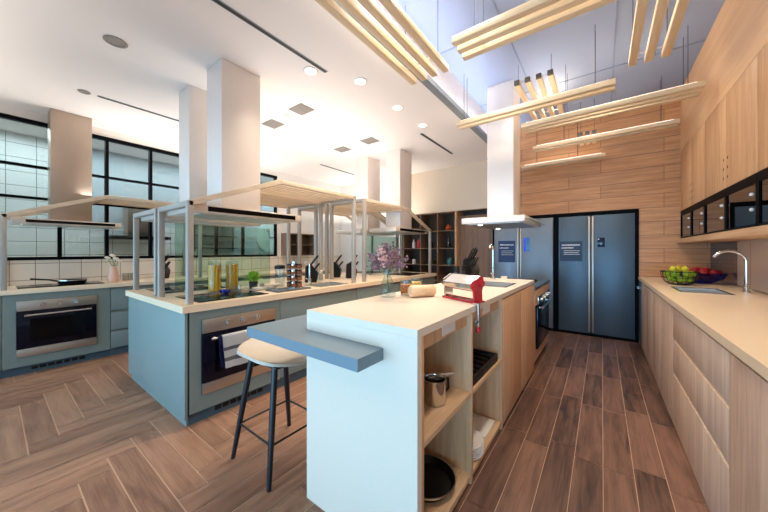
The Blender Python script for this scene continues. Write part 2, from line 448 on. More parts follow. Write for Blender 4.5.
# the room seen through the partition
XB2 = -6.7
struct(MB().box(XB2-.1, XB2, Y0, .63, 0, HC).box(XB2-.1, XB2, .63, 3.0, 0, 1.75).build('wall_beyond', 'tile2'))
struct(MB().box(XB2-.1, XB2, .63, 3.0, 1.75, HC).box(XB2-.1, XB2, 3.0, YF, 0, HC).build('wall_beyond.001', 'greyroom'))
struct(MB().box(XB2, XL-.1, YG+1.2, YG+1.3, 0, HC).build('wall_beyond.002', 'greyroom'))
struct(MB().box(XB2, XL-.1, Y0-.1, Y0, 0, HC).build('wall_beyond.003', 'tile2'))
struct(MB().box(XB2, XL-.1, Y0, YG+1.2, -.05, 0).build('floor.001', 'grout'))

# ------------------------------------------------------------------ kitchen units
def oven_front(root, xf, y0, y1, z0, z1, sgn=1, body_d=.5, towel=None):
    """built-in oven facing +X: steel fascia with knobs, dark glass door, bar handle, steel foot"""
    H = z1-z0; zs = z1-.105; zf = z0+.085
    MB().box(xf-body_d, xf-.004, y0+.02, y1-.02, z0+.02, z1-.02).build('oven_body', 'black', root)
    fa = MB().box(xf-.004, xf+.018, y0, y1, zs, z1, .003).build('control_panel', 'steel', root)
    for k in (.3, .5, .7):
        y = y0+(y1-y0)*k; z = (zs+z1)/2
        MB().cyl((xf+.018, y, z), (xf+.026, y, z), .024, seg=20).cyl((xf+.026, y, z), (xf+.048, y, z), .018, .015, seg=20).box(xf+.03, xf+.05, y-.003, y+.003, z-.016, z+.016).build('knob', 'steel_x', fa)
    dr = MB().box(xf-.004, xf+.02, y0+.002, y1-.002, zf, zs-.004, .003).build('oven_door', 'oven_gl', root)
    MB().box(xf+.02, xf+.0215, y0+.09, y1-.09, zf+.06, zs-.09).build('door_window', 'black_gl', dr)
    zh_ = zs-.045
    MB().cyl((xf+.055, y0+.05, zh_), (xf+.055, y1-.05, zh_), .009, seg=12).box(xf+.018, xf+.058, y0+.07, y0+.085, zh_-.007, zh_+.007).box(xf+.018, xf+.058, y1-.085, y1-.07, zh_-.007, zh_+.007).build('handle', 'steel', dr)
    MB().box(xf-.004, xf+.016, y0, y1, z0, zf-.003, .003).build('foot_strip', 'steel', root)

def oven_cabinet(name, label, xb, xf, y0, y1, o0, o1, oz0, oz1, zt, m='blue', group=None):
    r = thing(name, label, 'cabinet', ((xb+xf)/2, (y0+y1)/2, 0), group)
    c = MB()
    c.box(xb, xf, y0, o0-.002, .09, zt).box(xb, xf, o1+.002, y1, .09, zt).box(xb, xf, o0-.002, o1+.002, .09, oz0-.002).box(xb, xf, o0-.002, o1+.002, oz1+.002, zt)
    c.build('carcass', m, r)
    p = MB().box(xb, xf-.03, y0, y1, 0, .09).build('plinth', 'blue_dark', r)
    v = MB(); yc = (o0+o1)/2
    for k in range(7): v.box(xf-.03, xf-.024, yc-.2+k*.06, yc-.2+k*.06+.045, .035, .065)
    v.build('vent_grille', 'black', p)
    return r

def drawer_cabinet(name, label, xb, xf, y0, y1, zt, zs=(.32, .56), m='blue', lip='steel', group=None, cut=None):
    r = thing(name, label, 'cabinet', ((xb+xf)/2, (y0+y1)/2, 0), group)
    MB().holed(xb, xf-.02, y0+.002, y1-.002, .09, zt, [cut] if cut else []).build('carcass', m, r)
    MB().box(xb, xf-.03, y0, y1, 0, .09).build('plinth', 'blue_dark', r)
    z = [.095, *zs, zt]
    for a, b in zip(z, z[1:]):
        d = MB().box(xf-.018, xf, y0+.004, y1-.004, a+.003, b-.022, .002).build('drawer', m, r)
        MB().box(xf-.018, xf+.002, y0+.004, y1-.004, b-.02, b-.013, .001).build('finger_pull', lip, d)
    return r

# left-hand counter under the glazed partition
ZTB = .85
r = thing('base_cabinet', 'plain blue base cabinet before the oven by the tiled wall', 'cabinet', (-5.18, -.25, 0))
MB().box(XL+.002, -4.89, -.8, .078, .09, ZTB).build('carcass', 'blue', r); MB().box(XL+.002, -4.90, -.8, .078, 0, .09).build('plinth', 'blue_dark', r)
MB().box(-4.888, -4.87, -.796, .076, .095, ZTB-.004, .002).build('door', 'blue', r)
oven_cabinet('oven_cabinet', 'blue cabinet housing the oven below the tiled wall', XL+.002, -4.87, .08, .893, .17, .77, .19, .775, ZTB)
r = thing('built_in_oven', 'steel trimmed black oven in the blue cabinet below the tiled wall', 'oven', (-5.1, .47, .19)); oven_front(r, -4.87, .17, .77, .19, .775)
drawer_cabinet('drawer_cabinet', 'blue three drawer cabinet next to the oven by the tiled wall', XL+.002, -4.87, .895, 1.50, ZTB)
drawer_cabinet('drawer_cabinet', 'blue drawer cabinet by the tiled wall hidden behind the cooking island', XL+.002, -4.87, 1.504, 2.9, ZTB)
drawer_cabinet('drawer_cabinet', 'blue drawer cabinet by the plain stretch of wall near the corner', XL+.002, -4.87, 2.904, 4.6, ZTB)
tag(MB().box(XL+.002, -4.84, -.8, 4.6, ZTB+.001, .898, .004).build('worktop', 'top'), 'long cream worktop running along the tiled wall', 'worktop')

# cooking island
IX0, IX1, IY0, IY1 = -3.88, -2.44, .85, 4.85
tag(MB().box(IX0, IX1, IY0, IY0+.02, .06, ZTB-.004, .002).box(IX0+.03, IX1-.03, IY0+.02, IY0+.03, 0, .06).build('end_panel', 'blue'), 'blue end panel closing the cooking island', 'panel')
oven_cabinet('oven_cabinet', 'blue island cabinet housing the oven with the towel', -3.14, IX1, IY0+.032, 1.638, .963, 1.58, .21, .777, ZTB-.004)
r = thing('built_in_oven', 'steel trimmed black oven in the cooking island with a towel on its handle', 'oven', (-2.7, 1.27, .21)); oven_front(r, IX1, .963, 1.58, .21, .777)
drawer_cabinet('drawer_cabinet', 'blue island drawer cabinet just past the towel oven', -3.14, IX1, 1.64, 2.72, ZTB-.004, cut=(-2.82, -2.48, 2.18, 2.64))
drawer_cabinet('drawer_cabinet', 'blue island drawer cabinet below the middle posts', -3.14, IX1, 2.724, 3.7, ZTB-.004)
drawer_cabinet('drawer_cabinet', 'blue island drawer cabinet at the far end towards the shelves', -3.14, IX1, 3.704, IY1-.01, ZTB-.004)
r = thing('base_cabinet', 'blue cabinet row on the rear side of the cooking island', 'cabinet', (-3.5, 2.8, 0))
MB().box(IX0+.02, -3.144, IY0+.032, IY1-.01, .09, ZTB-.004).build('carcass', 'blue', r); MB().box(IX0+.05, -3.144, IY0+.032, IY1-.01, 0, .09).build('plinth', 'blue_dark', r)
for k in range(5): MB().box(IX0, IX0+.018, .89+k*.79, .89+k*.79+.785, .095, ZTB-.006, .002).build('door', 'blue', r)
sinkL = (-2.80, -2.50, 2.2, 2.62)
tag(MB().holed(IX0-.02, IX1+.02, IY0-.02, IY1+.01, ZTB-.003, .898, [sinkL]).build('worktop', 'top', smooth=False), 'cream worktop of the blue cooking island', 'worktop')

def basin(name, label, h, zt, depth=.16, cat='sink'):
    x0, x1, y0, y1 = h; e = .002; s = MB()
    x0 += e; x1 -= e; y0 += e; y1 -= e
    t = .008; zb = zt-depth
    s.box(x0, x1, y0, y1, zb, zb+t).box(x0, x0+t, y0, y1, zb+t, zt).box(x1-t, x1, y0, y1, zb+t, zt).box(x0+t, x1-t, y0, y0+t, zb+t, zt).box(x0+t, x1-t, y1-t, y1, zb+t, zt)
    r = thing(name, label, cat, ((x0+x1)/2, (y0+y1)/2, zb))
    s.build('bowl', 'basin', r)
    MB().cyl(((x0+x1)/2, (y0+y1)/2, zb+t), ((x0+x1)/2, (y0+y1)/2, zb+t+.004), .04, seg=20).build('drain', 'steel_x', r)
    rm = MB().holed(x0-.014, x1+.014, y0-.014, y1+.014, zt+.0005, zt+.004, [(x0+t, x1-t, y0+t, y1-t)]).build('rim', 'steel_x', r)
    return r
basin('sink', 'small steel sink let into the cooking island worktop', sinkL, .898, .14)

def hob(name, label, x0, x1, y0, y1, z, group=None):
    r = thing(name, label, 'hob', ((x0+x1)/2, (y0+y1)/2, z), group)
    MB().box(x0, x1, y0, y1, z+.0005, z+.007, .002).build('glass_top', 'black_gl', r)
    dx, dy = (x1-x0), (y1-y0)
    for fx, fy, q in ((.3, .27, .09), (.3, .73, .075), (.7, .27, .07), (.7, .73, .09)):
        q *= .95; cx, cy = x0+dx*fx, y0+dy*fy
        MB().lathe([(q-.003, z+.007), (q-.003, z+.0078), (q, z+.0078), (q, z+.007)], (cx, cy, 0), 32).build('heating_zone', 'iron', r)
hob('hob', 'black glass hob beside the pasta jars on the cooking island', -2.99, -2.5, .97, 1.56, .898)
hob('hob', 'black glass hob on the rear half of the cooking island', -3.80, -3.30, .97, 1.56, .898)
hob('hob', 'black glass hob at the far aisle side of the cooking island', -2.99, -2.5, 4.05, 4.62, .898)
hob('hob', 'black glass hob at the far rear side of the cooking island', -3.80, -3.30, 4.05, 4.62, .898)
hob('hob', 'black glass hob under the pan on the tiled wall counter', -5.36, -4.95, .18, .86, .898)

# ------------------------------------------------------------------ timber and steel canopy frames
def canopy(label, xo, xi, y0, s, zb=.898, group='canopy frames over the cooking stations'):
    r = thing('canopy_frame', label, 'canopy frame', ((xo+xi)/2, y0+s*.9, zb), group)
    w = .042; zl, zt = 1.68, 1.985; y1, y2 = y0+s*.77, y0+s*1.82
    for x in (xo, xi):
        MB().box(x-w/2, x+w/2, y0-w/2, y0+w/2, zb+.0005, zl, .003).build('post', 'frame', r)
        MB().box(x-w/2, x+w/2, y2-w/2, y2+w/2, zb+.0005, zt, .003).build('post', 'frame', r)
        MB().bar((x, y0-s*.01, zl-w/2), (x, y1, zt-w/2), w, w).build('sloping_rail', 'slat', r)
        MB().box(x-w/2, x+w/2, min(y1, y2), max(y1, y2), zt-w, zt, .003).build('top_rail', 'slat', r)
    for y, z in ((y0, zl), (y2, zt)):
        MB().box(min(xo, xi)+w/2, max(xo, xi)-w/2, y-w/2, y+w/2, z-w, z, .003).build('cross_rail', 'frame', r)
    MB().box(min(xo, xi)+w/2, max(xo, xi)-w/2, y1-w/2, y1+w/2, zt-w, zt, .003).build('cross_rail', 'slat', r)
    n = 7
    for k in range(n):
        x = xo+(xi-xo)*(k+1)/(n+1)
        MB().box(x-.014, x+.014, min(y1, y2)+.01, max(y1, y2)-.01, zt-.024, zt-.006, .002).build('slat', 'slat', r)
    return r
canopy('canopy frame over the pasta jars and towel oven', -2.49, -3.10, .9, 1)
canopy('canopy frame over the rear hob at the near end of the island', -3.83, -3.20, .9, 1)
canopy('canopy frame at the far end of the island on the aisle side', -2.49, -3.10, 4.74, -1)
canopy('canopy frame at the far end of the island on the rear side', -3.83, -3.20, 4.74, -1)
canopy('canopy frame over the pan on the tiled wall counter', -4.89, -5.474, .09, 1)

def hood(label, xf, xb, y0, y1, z0, z1, cx0, cx1, cy0, cy1, cm, s=1, ztop=HC-.003, strip=True, body='hoodm'):
    """xf is the face with the control strip, s=+1 when it faces +X"""
    r = thing('extractor_hood', label, 'extractor hood', ((xf+xb)/2, (y0+y1)/2, z0), 'hoods over the cooking stations')
    a, b = min(xf, xb), max(xf, xb)
    MB().box(a, b, y0, y1, z0, z1, .004).build('hood_body', body, r)
    MB().box(cx0, cx1, cy0, cy1, z1-.001, ztop, .003).build('chimney', cm, r)
    f = MB()
    for k in range(2): f.box(a+.06, b-.06, y0+.08+k*(y1-y0-.14)/2, y0+.04+(k+1)*(y1-y0-.1)/2, z0-.006, z0)
    fl = f.build('grease_filter', 'basin', r)
    for k in (.12, .88):
        y = y0+(y1-y0)*k; MB().cyl(((a+b)/2+.02*s, y, z0-.004), ((a+b)/2+.02*s, y, z0+.001), .03, seg=20).build('hood_lamp', 'lamp', r)
    if strip: MB().box(xf-.001*s, xf+.004*s, y0+.11*(y1-y0), y1-.07*(y1-y0), z0+.012, z1-.012).build('control_strip', 'black_gl', r)
    return r
H0, H1 = 1.605, 1.668
hood('steel hood with pale tall chimney over the pasta jars', -2.52, -3.05, .93, 1.94, H0, H1, -2.94, -2.65, 1.205, 1.565, 'chim_w')
hood('hood with pale chimney over the rear near hob of the island', -3.80, -3.25, .93, 1.94, H0, H1, -3.61, -3.34, 1.205, 1.565, 'chim_w', -1)
hood('hood with pale chimney at the far aisle side of the island', -2.52, -3.05, 3.70, 4.71, H0, H1, -2.94, -2.65, 4.01, 4.37, 'chim_w')
hood('hood with pale chimney at the far rear side of the island', -3.80, -3.25, 3.70, 4.71, H0, H1, -3.61, -3.34, 4.01, 4.37, 'chim_w', -1)
hood('hood with brushed steel chimney above the tiled wall counter', -4.98, XL+.02, .14, 1.02, 1.60, 1.655, -5.445, -5.19, .43, .78, 'chim_s')

# glass splash screens standing between the two rows of hobs
for y, lab in ((1.02, 'clear green glass screen behind the pasta jars'), (3.75, 'clear green glass screen at the far end of the island')):
    r = thing('glass_screen', lab, 'glass screen', (-3.15, y+.48, .9), 'splash screens on the cooking island')
    MB().box(-3.154, -3.146, y, y+.96, .915, 1.56, .001).build('pane', 'green_glass', r)
    for k in (.1, .86): MB().box(-3.17, -3.13, y+k-.02, y+k+.02, .8985, .93, .003).build('clamp', 'steel', r)

# ------------------------------------------------------------------ timber island
WX0, WX1, WY0, WY1, WT = -1.25, -.58, 1.0, 3.48, .99
TK = .034
sinkW = (-.96, -.66, 2.6, 2.98)
r = thing('worktop', 'pale worktop of the timber island with a white waterfall end', 'worktop', (-.9, 2.2, 0))
MB().holed(WX0, WX1, WY0, WY1, WT-TK, WT, [sinkW]).build('top_slab', 'white_top', r, smooth=False)
MB().box(WX0, WX1, WY0, WY0+.034, 0, WT-TK-.0005).build('waterfall_end', 'white_top', r)
basin('sink', 'shallow steel sink let into the timber island', sinkW, WT, .15)
ZU = WT-TK-.001
YA, YB_, YC = WY0+.036, 1.6, 2.25
r = thing('shelf_cabinet', 'open oak shelf unit of the island holding pots and plates', 'cabinet', (-.85, 1.65, 0))
MB().box(WX0+.002, WX0+.02, YA, YC, .0, ZU).build('back_panel', 'wood_greyv', r)
for y in (YA, YB_, YC-.03): MB().box(WX0+.021, WX1-.002, y, y+.022, .0, ZU, .001).build('side_panel', 'wood_h' if 0 else 'wood_v', r)
for a, b in ((YA+.0225, YB_-.0005), (YB_+.0225, YC-.0305)):
    MB().box(WX0+.021, WX1-.006, a, b, .04, .06).build('bottom_shelf', 'wood_h', r)
    MB().box(WX0+.021, WX1-.006, a, b, .49, .512).build('middle_shelf', 'wood_h', r)
    MB().box(WX0+.021, WX1-.02, a, b, .0, .04).build('plinth', 'wood_v', r)
    ap = MB().box(WX1-.05, WX1-.03, a, b, ZU-.075, ZU).build('apron', 'doorwood', r)
    ym = a+(b-a)*.42
    MB().box(WX1-.03, WX1-.028, ym, ym+.15, ZU-.062, ZU-.004).build('name_plate', 'paper', ap, label='blank white plate')
r = thing('door_cabinet', 'oak island cabinet with plain doors beside the open shelves', 'cabinet', (-.9, 2.87, 0))
MB().holed(WX0+.002, WX1-.022, YC+.001, WY1-.002, .06, ZU, [(sinkW[0]-.02, sinkW[1]+.02, sinkW[2]-.02, sinkW[3]+.02)]).build('carcass', 'wood_v', r)
MB().box(WX0+.002, WX1-.03, YC+.001, WY1-.002, 0, .06).build('plinth', 'wood_mid', r)
for a, b in ((YC+.002, 2.86), (2.864, WY1-.002)): MB().box(WX1-.02, WX1-.001, a, b, .03, ZU-.012, .002).build('door', 'doorwood', r)

# range at the end of the island
r = thing('range_cooker', 'range cooker with black hob and oven at the end of the timber island', 'cooker', (-.9, 4.05, 0))
RZ = .905
MB().box(WX0, WX1-.02, WY1+.004, 4.6, .06, RZ-.03).build('body', 'doorwood', r)
MB().box(WX0+.02, WX1-.05, WY1+.01, 4.59, 0, .06).build('plinth', 'black', r)
MB().box(WX0, WX1+.005, WY1+.004, 4.61, RZ-.03, RZ, .003).build('hob_top', mat('blue grey enamel', (64, 84, 96), .25), r)
MB().box(WX1-.02, WX1, WY1+.06, 4.56, .70, RZ-.034, .002).build('side_fascia', 'doorwood', r)
dr = MB().box(WX1-.02, WX1+.006, 3.66, 4.5, .20, .69, .003).build('oven_door', 'oven_gl', r)
MB().cyl((WX1+.045, 3.72, .66), (WX1+.045, 4.44, .66), .011).box(WX1, WX1+.05, 3.74, 3.757, .653, .667).box(WX1, WX1+.05, 4.40, 4.417, .653, .667).build('handle', 'steel_x', dr)
cp = MB().box(WX1, WX1+.014, 3.66, 4.5, .70, .79, .003).build('control_panel', 'steel_x', r)
for k in range(4): MB().cyl((WX1+.014, 3.78+k*.2, .745), (WX1+.036, 3.78+k*.2, .745), .02, .017).build('knob', 'steel', cp)
for k in range(4): MB().lathe([(.075, RZ), (.075, RZ+.012), (.085, RZ+.012), (.085, RZ)], (-1.08+.32*(k % 2), 3.78+.5*(k//2), 0), 24).build('burner', 'iron', r)

r = thing('extractor_hood', 'slim white hood with square white chimney above the range cooker', 'extractor hood', (-1.04, 4.05, 1.63))
MB().box(-1.40, -.68, 3.5, 4.6, 1.632, 1.70, .004).build('hood_body', 'chim_w', r)
MB().box(-1.20, -.88, 3.87, 4.23, 1.699, HV-.003, .003).build('chimney', 'chim_w', r)
MB().box(-1.34, -.74, 3.58, 4.52, 1.625, 1.633).build('grease_filter', 'steel', r)
MB().box(-.68, -.63, 3.52, 4.62, 1.655, 1.662).build('glass_visor', 'green_glass', r)
for k in (3.66, 4.44): MB().cyl((-1.22, k, 1.62), (-1.22, k, 1.626), .028).build('hood_lamp', 'lamp', r)

# snack board on the end of the island
tag(MB().prism([(-1.545, .835), (-.745, .835), (-.745, .998), (-1.252, .998), (-1.252, 1.75), (-1.545, 1.75)], .838, .888).build('snack_board', 'board', smooth=False), 'grey blue board projecting from the white end of the timber island', 'breakfast bar')

# bar stool
def stool():
    cx, cy, zs = -1.66, 1.12, .635
    r = thing('bar_stool', 'bar stool with beige shell seat and four black legs', 'bar stool', (cx, cy, 0))
    bm = MB(); b = bm.bm; n, m = 10, 40; rows = []
    for i in range(n+1):
        q = i/n; ring = []
        for k in range(m):
            a = 2*PI*k/m; ca, sa = math.cos(a), math.sin(a)
            R = .235/((abs(ca)**3+abs(sa)**3)**(1/3))
            x, y = R*q*ca*.95, R*q*sa
            back = max(0, (-ca*.92+sa*.38))
            z = .045*q**3*(.35+.65*abs(sa))+.075*back**1.5*q**3-.03*max(0, ca)**2*q**4
            ring.append(b.verts.new((cx+x, cy+y, zs+z)) if i else None)
        rows.append(ring)
    c0 = b.verts.new((cx, cy, zs))
    for k in range(m): b.faces.new((c0, rows[1][k], rows[1][(k+1) % m]))
    for i in range(1, n):
        for k in range(m): b.faces.new((rows[i][k], rows[i+1][k], rows[i+1][(k+1) % m], rows[i][(k+1) % m]))
    bmesh.ops.recalc_face_normals(b, faces=b.faces)
    bmesh.ops.solidify(b, geom=list(b.faces), thickness=.016)
    seat = bm.build('seat', 'stool', r)
    feet = [(-1.45, .905), (-1.862, .915), (-1.872, 1.335), (-1.45, 1.335)]
    tops = [(cx+.12, cy-.12), (cx-.13, cy-.12), (cx-.13, cy+.12), (cx+.12, cy+.12)]
    at = []
    for f, t_ in zip(feet, tops):
        p0 = Vector((*f, 0)); p1 = Vector((*t_, zs-.012))
        MB().tube([p0, p0.lerp(p1, .5), p1], [.0135, .018, .0185], 14).build('leg', 'stool_leg', r)
        at.append(p0.lerp(p1, .34))
    for k in range(4): MB().cyl(at[k], at[(k+1) % 4], .006, seg=8).build('footrest', 'stool_leg', r)
    MB().box(cx-.15, cx+.15, cy-.135, cy+.135, zs-.026, zs-.012, .005).build('seat_mount', 'stool_leg', r)
stool()

# ------------------------------------------------------------------ right-hand counter
CX, CT = .42, .94
sinkR = (.56, .86, 3.62, 4.08)
tag(MB().holed(CX-.01, XR-.013, Y0+.2, YF-.04, CT-.04, CT, [sinkR]).build('worktop', 'top', smooth=False), 'long cream worktop opposite the timber island with fruit bowls', 'worktop')
basin('sink', 'wide steel sink in front of the fruit bowls', sinkR, CT, .17)
def oak_unit(label, y0, y1, drawers, cut=None):
    r = thing('drawer_cabinet' if drawers else 'base_cabinet', label, 'cabinet', (.75, (y0+y1)/2, 0))
    z1 = CT-.042
    holes = [cut] if cut else []
    MB().holed(CX+.022, XR-.014, y0+.001, y1-.001, .03, z1, holes).build('carcass', 'wood_greyv', r)
    MB().box(CX+.012, XR-.014, y0+.001, y1-.001, 0, .03).build('plinth', 'wood_greyv', r)
    if drawers:
        z = [.03, .415, .663, z1-.016]
        for k in range(3):
            a, b = z[k], z[k+1]; g = .016 if k < 2 else 0
            d = MB().box(CX, CX+.02, y0+.002, y1-.002, a+.002, b-g, .002).build('drawer', 'wood_greyv', r)
            if g: MB().box(CX+.006, CX+.02, y0+.03, y1-.03, b-g+.001, b+.001).build('finger_groove', 'ply_y', d)
    else:
        n = max(1, round((y1-y0)/.6)); w = (y1-y0)/n
        for k in range(n): MB().box(CX, CX+.02, y0+k*w+.002, y0+(k+1)*w-.002, .03, z1-.016, .002).build('door', 'wood_greyv', r)
    return r
big = (sinkR[0]-.02, sinkR[1]+.02, sinkR[2]-.02, sinkR[3]+.02)
oak_unit('grey oak sink cabinet below the fruit bowls', 3.01, 5.16, False, big)
oak_unit('grey oak three drawer unit opposite the open shelves', 1.82, 3.008, True)
oak_unit('grey oak cabinet at the near end of the fruit bowl counter', .5, 1.818, False)
r = thing('dishwasher', 'slim steel fronted dishwasher next to the refrigerator wall', 'dishwasher', (.75, 5.3, 0))
MB().box(CX+.02, XR-.014, 5.163, YF-.045, .03, CT-.045).build('body', 'black', r); MB().box(CX+.04, XR-.02, 5.17, YF-.05, 0, .03).build('plinth', 'black', r)
dd = MB().box(CX-.004, CX+.018, 5.165, YF-.045, .05, CT-.06, .003).build('door', 'fridge', r)
MB().cyl((CX-.03, 5.2, .8), (CX-.03, 5.44, .8), .008).box(CX-.03, CX, 5.21, 5.222, .794, .806).box(CX-.03, CX, 5.41, 5.422, .794, .806).build('handle', 'steel_x', dd)

def arc_faucet(label, x, y, z, h, reach, rad, body=.018, name='faucet', direc=(-1, 0)):
    r = thing(name, label, 'faucet', (x, y, z))
    MB().lathe([(0, z+.0005), (.028, z+.0005), (.028, z+.012), (body, z+.02), (body, z+.07), (0, z+.07)], (x, y, 0), 20).build('base', 'steel_x', r)
    pts = [(x, y, z+.06)]
    zc = z+h-rad
    pts.append((x, y, zc-.05)); 
    for k in range(13):
        a = PI*k/12*.86
        pts.append((x+direc[0]*(rad-rad*math.cos(a)), y+direc[1]*(rad-rad*math.cos(a)), zc+rad*math.sin(a)))
    MB().tube(pts, .0125, 12).build('spout', 'steel_x', r)
    MB().cyl((x, y, z+.05), (x-.005, y-.065, z+.075), .007, .006, 10).build('lever', 'steel_x', r)
    return r
arc_faucet('tall chrome arched faucet behind the fruit counter sink', 1.0, 3.9, CT, .36, .2, .1)
r = arc_faucet('slender chrome faucet beside the timber island sink', -.96, 3.30, WT, .38, .1, .06, .014, 'faucet', (0, -1))
tag(MB().lathe([(0, WT+.0005), (.03, WT+.0005), (.034, WT+.03), (.03, WT+.03), (.026, WT+.008), (0, WT+.008)], (-.87, 3.40, 0), 20).build('ramekin', 'ceramic'), 'small white ramekin at the far edge of the timber island', 'bowl')

# upper cabinets
def upper(label, y0, y1, holes_at):
    r = thing('wall_cabinet', label, 'cabinet', (.98, (y0+y1)/2, 1.83), 'oak wall cabinets')
    MB().box(.862, XR-.002, y0+.001, y1-.001, 1.832, 2.622).build('carcass', 'wood_v', r)
    n = 2; w = (y1-y0)/n
    for k in range(n):
        d = MB().box(.84, .86, y0+k*w+.0015, y0+(k+1)*w-.0015, 1.832, 2.622, .001).build('door', 'wood_v', r)
        hy = y0+w-.05 if k == 0 else y0+w+.05
        h = MB()
        for z in (1.92, 2.0, 2.08): h.cyl((.8395, hy, z+(.0 if k else .0)), (.841, hy, z), .013, seg=14)
        h.build('finger_holes', 'black', d)
upper('oak wall cabinet in the corner beside the timber end wall', 4.355, YF-.022, 1)
upper('oak wall cabinet with dark finger holes above the faucet', 3.085, 4.352, 1)
upper('oak wall cabinet nearest the edge of the picture above the counter', 1.815, 3.082, 1)
def display(label, y0, y1, micro=False):
    r = thing('glass_wall_cabinet', label, 'cabinet', (.98, (y0+y1)/2, 1.46), 'glass fronted wall cabinets')
    z0, z1 = 1.462, 1.828
    b = MB(); b.box(XR-.02, XR-.002, y0, y1, z0, z1).box(.86, XR-.02, y0, y1, z0, z0+.016).box(.84, XR-.02, y0, y1, z1-.02, z1)
    for y in (y0, (y0+y1)/2-.008, y1-.016): b.box(.86, XR-.02, y, y+.016, z0+.016, z1-.02)
    b.build('carcass', 'black', r)
    MB().box(.838, .86, y0, y1, z1-.036, z1).build('top_rail', 'black_frame', r)
    w = (y1-y0)/2
    for k in range(2):
        a, c = y0+k*w+.002, y0+(k+1)*w-.002
        f = MB(); e = .022
        f.box(.838, .858, a, c, z0, z0+e).box(.838, .858, a, c, z1-e-.04, z1-.037).box(.838, .858, a, a+e, z0+e, z1-e-.04).box(.838, .858, c-e, c, z0+e, z1-e-.04)
        d = f.build('door', 'black_frame', r)
        MB().box(.846, .850, a+e, c-e, z0+e, z1-e-.04).build('pane', 'smoke_glass', d)
        for z in (1.585, 1.69): MB().ball((.829, a+.05, z), .0125, sub=2).build('knob', 'bulb', d)
    return r
display('black glass fronted wall cabinet in the corner below the oak doors', 4.355, YF-.022)
display('black glass fronted wall cabinet above the faucet', 3.085, 4.352)
display('black glass fronted wall cabinet at the near end of the shelf', 1.815, 3.082)
tag(MB().box(.80, XR-.002, Y0+.3, YF-.022, 1.402, 1.459, .002).build('wall_shelf', 'wood_h'), 'thick oak shelf board running below the glass fronted cabinets', 'shelf')
def microwave(label, y0, y1):
    r = thing('microwave_oven', label, 'microwave', (.98, (y0+y1)/2, 1.48))
    MB().box(.88, XR-.03, y0, y1, 1.479, 1.72, .004).build('body', 'black', r)
    d = MB().box(.868, .879, y0, y1-.1, 1.482, 1.717, .003).build('door', 'black', r)
    MB().box(.866, .868, y0+.03, y1-.13, 1.51, 1.69).build('door_window', mat('bluish door window', (96, 130, 160), .15), d)
    MB().box(.868, .879, y1-.097, y1, 1.482, 1.717, .003).build('control_panel', 'fridge', r)
microwave('black microwave behind the glass door above the faucet', 3.18, 3.65)
microwave('black microwave behind the glass door at the near end of the shelf', 2.52, 3.0)

# ------------------------------------------------------------------ refrigerators in their black niche
nb = MB(); ZN = 1.9
nb.box(.385, .418, YF-.035, YF+.8, 0, ZN-.001).box(-.632, -.572, YF-.035, YF+.8, 0, ZN-.001).box(-1.60, -1.578, YF-.03, YF+.8, 0, ZN-.001)
nb.box(-.572, .385, YF-.035, YF+.8, ZN-.045, ZN-.001).box(-1.578, -.632, YF-.035, YF+.8, ZN-.045, ZN-.001).box(-.572, .385, YF-.02, YF+.8, 0, .035).box(-1.578, -.632, YF-.02, YF+.8, 0, .035)
tag(nb.build('refrigerator_surround', 'black_frame'), 'black frame surrounding both refrigerators in the timber wall', 'frame')
def fridge(label, x0, x1, xs, mm, sticker, disp, screen):
    r = thing('refrigerator', label, 'refrigerator', ((x0+x1)/2, YF+.3, .036))
    z0, z1 = .04, 1.845; yf = YF-.02
    MB().box(x0, x1, yf+.06, YF+.72, z0, z1).build('body', 'black', r)
    MB().box(x0+.03, x1-.03, yf+.1, YF+.6, .0355, z0).build('feet', 'black', r)
    out = []
    for a, b, hx in ((x0, xs-.004, xs-.022), (xs+.004, x1, xs+.022)):
        d = MB().box(a+.002, b-.002, yf, yf+.056, z0, z1, .004).build('door', mm, r)
        MB().box(hx-.014, hx+.014, yf-.012, yf-.0005, z0+.02, z1-.02, .004).build('handle', 'steel', d)
        out.append(d)
    sx0, sx1, sz0, sz1 = sticker
    lb = MB().box(sx0, sx1, yf-.002, yf-.0004, sz0, sz1).build('information_label', 'navy' if mm == 'fridge_l' else 'navy2', out[0])
    if lb:
        t = MB(); rr = random.Random(3 if mm == 'fridge' else 5); W = sx1-sx0
        def row(z, h, f0, f1, lo, hi):
            x = sx0+W*f0
            while x < sx0+W*f1:
                w = rr.uniform(lo, hi); t.box(x, min(x+w, sx0+W*f1), yf-.003, yf-.002, z+rr.uniform(0, h*.15), z+h*rr.uniform(.7, 1)); x += w+.004
        Hh = sz1-sz0
        row(sz1-Hh*.22, .026, .1, .9, .012, .026); row(sz1-Hh*.36, .022, .08, .62, .01, .02)
        for k in range(3): t.box(sx0+W*.18, sx0+W*(.9-.06*(k % 2)), yf-.003, yf-.002, sz1-Hh*(.48+k*.09), sz1-Hh*(.48+k*.09)+.007)
        # sub-part of the door already one level down: kept beside the label
        t.build('label_print', 'ink', out[0], label='white printed lines')
    dx0, dx1, dz0, dz1 = disp
    MB().box(dx0, dx1, yf-.003, yf-.0004, dz0, dz1, .001).build('display', screen, out[1])
    if screen == 'disp_b': MB().box(dx0+.03, dx1, yf-.004, yf-.003, dz0+.01, dz1-.01).build('display_glass', 'teal', out[1])
    else: MB().box(dx0+.005, dx0+.022, yf-.004, yf-.003, dz1-.03, dz1-.012).build('indicator_light', 'ink', out[1])
fridge('dark steel refrigerator between the range cooker and the oak counter', -.565, .38, -.135, 'fridge', (-.545, -.245, 1.14, 1.45), (-.055, .035, 1.36, 1.50), 'disp')
fridge('paler refrigerator with bright navy label behind the white hood', -1.575, -.638, -1.15, 'fridge_l', (-1.50, -1.215, 1.10, 1.48), (-1.075, -.985, 1.30, 1.52), 'disp_b')

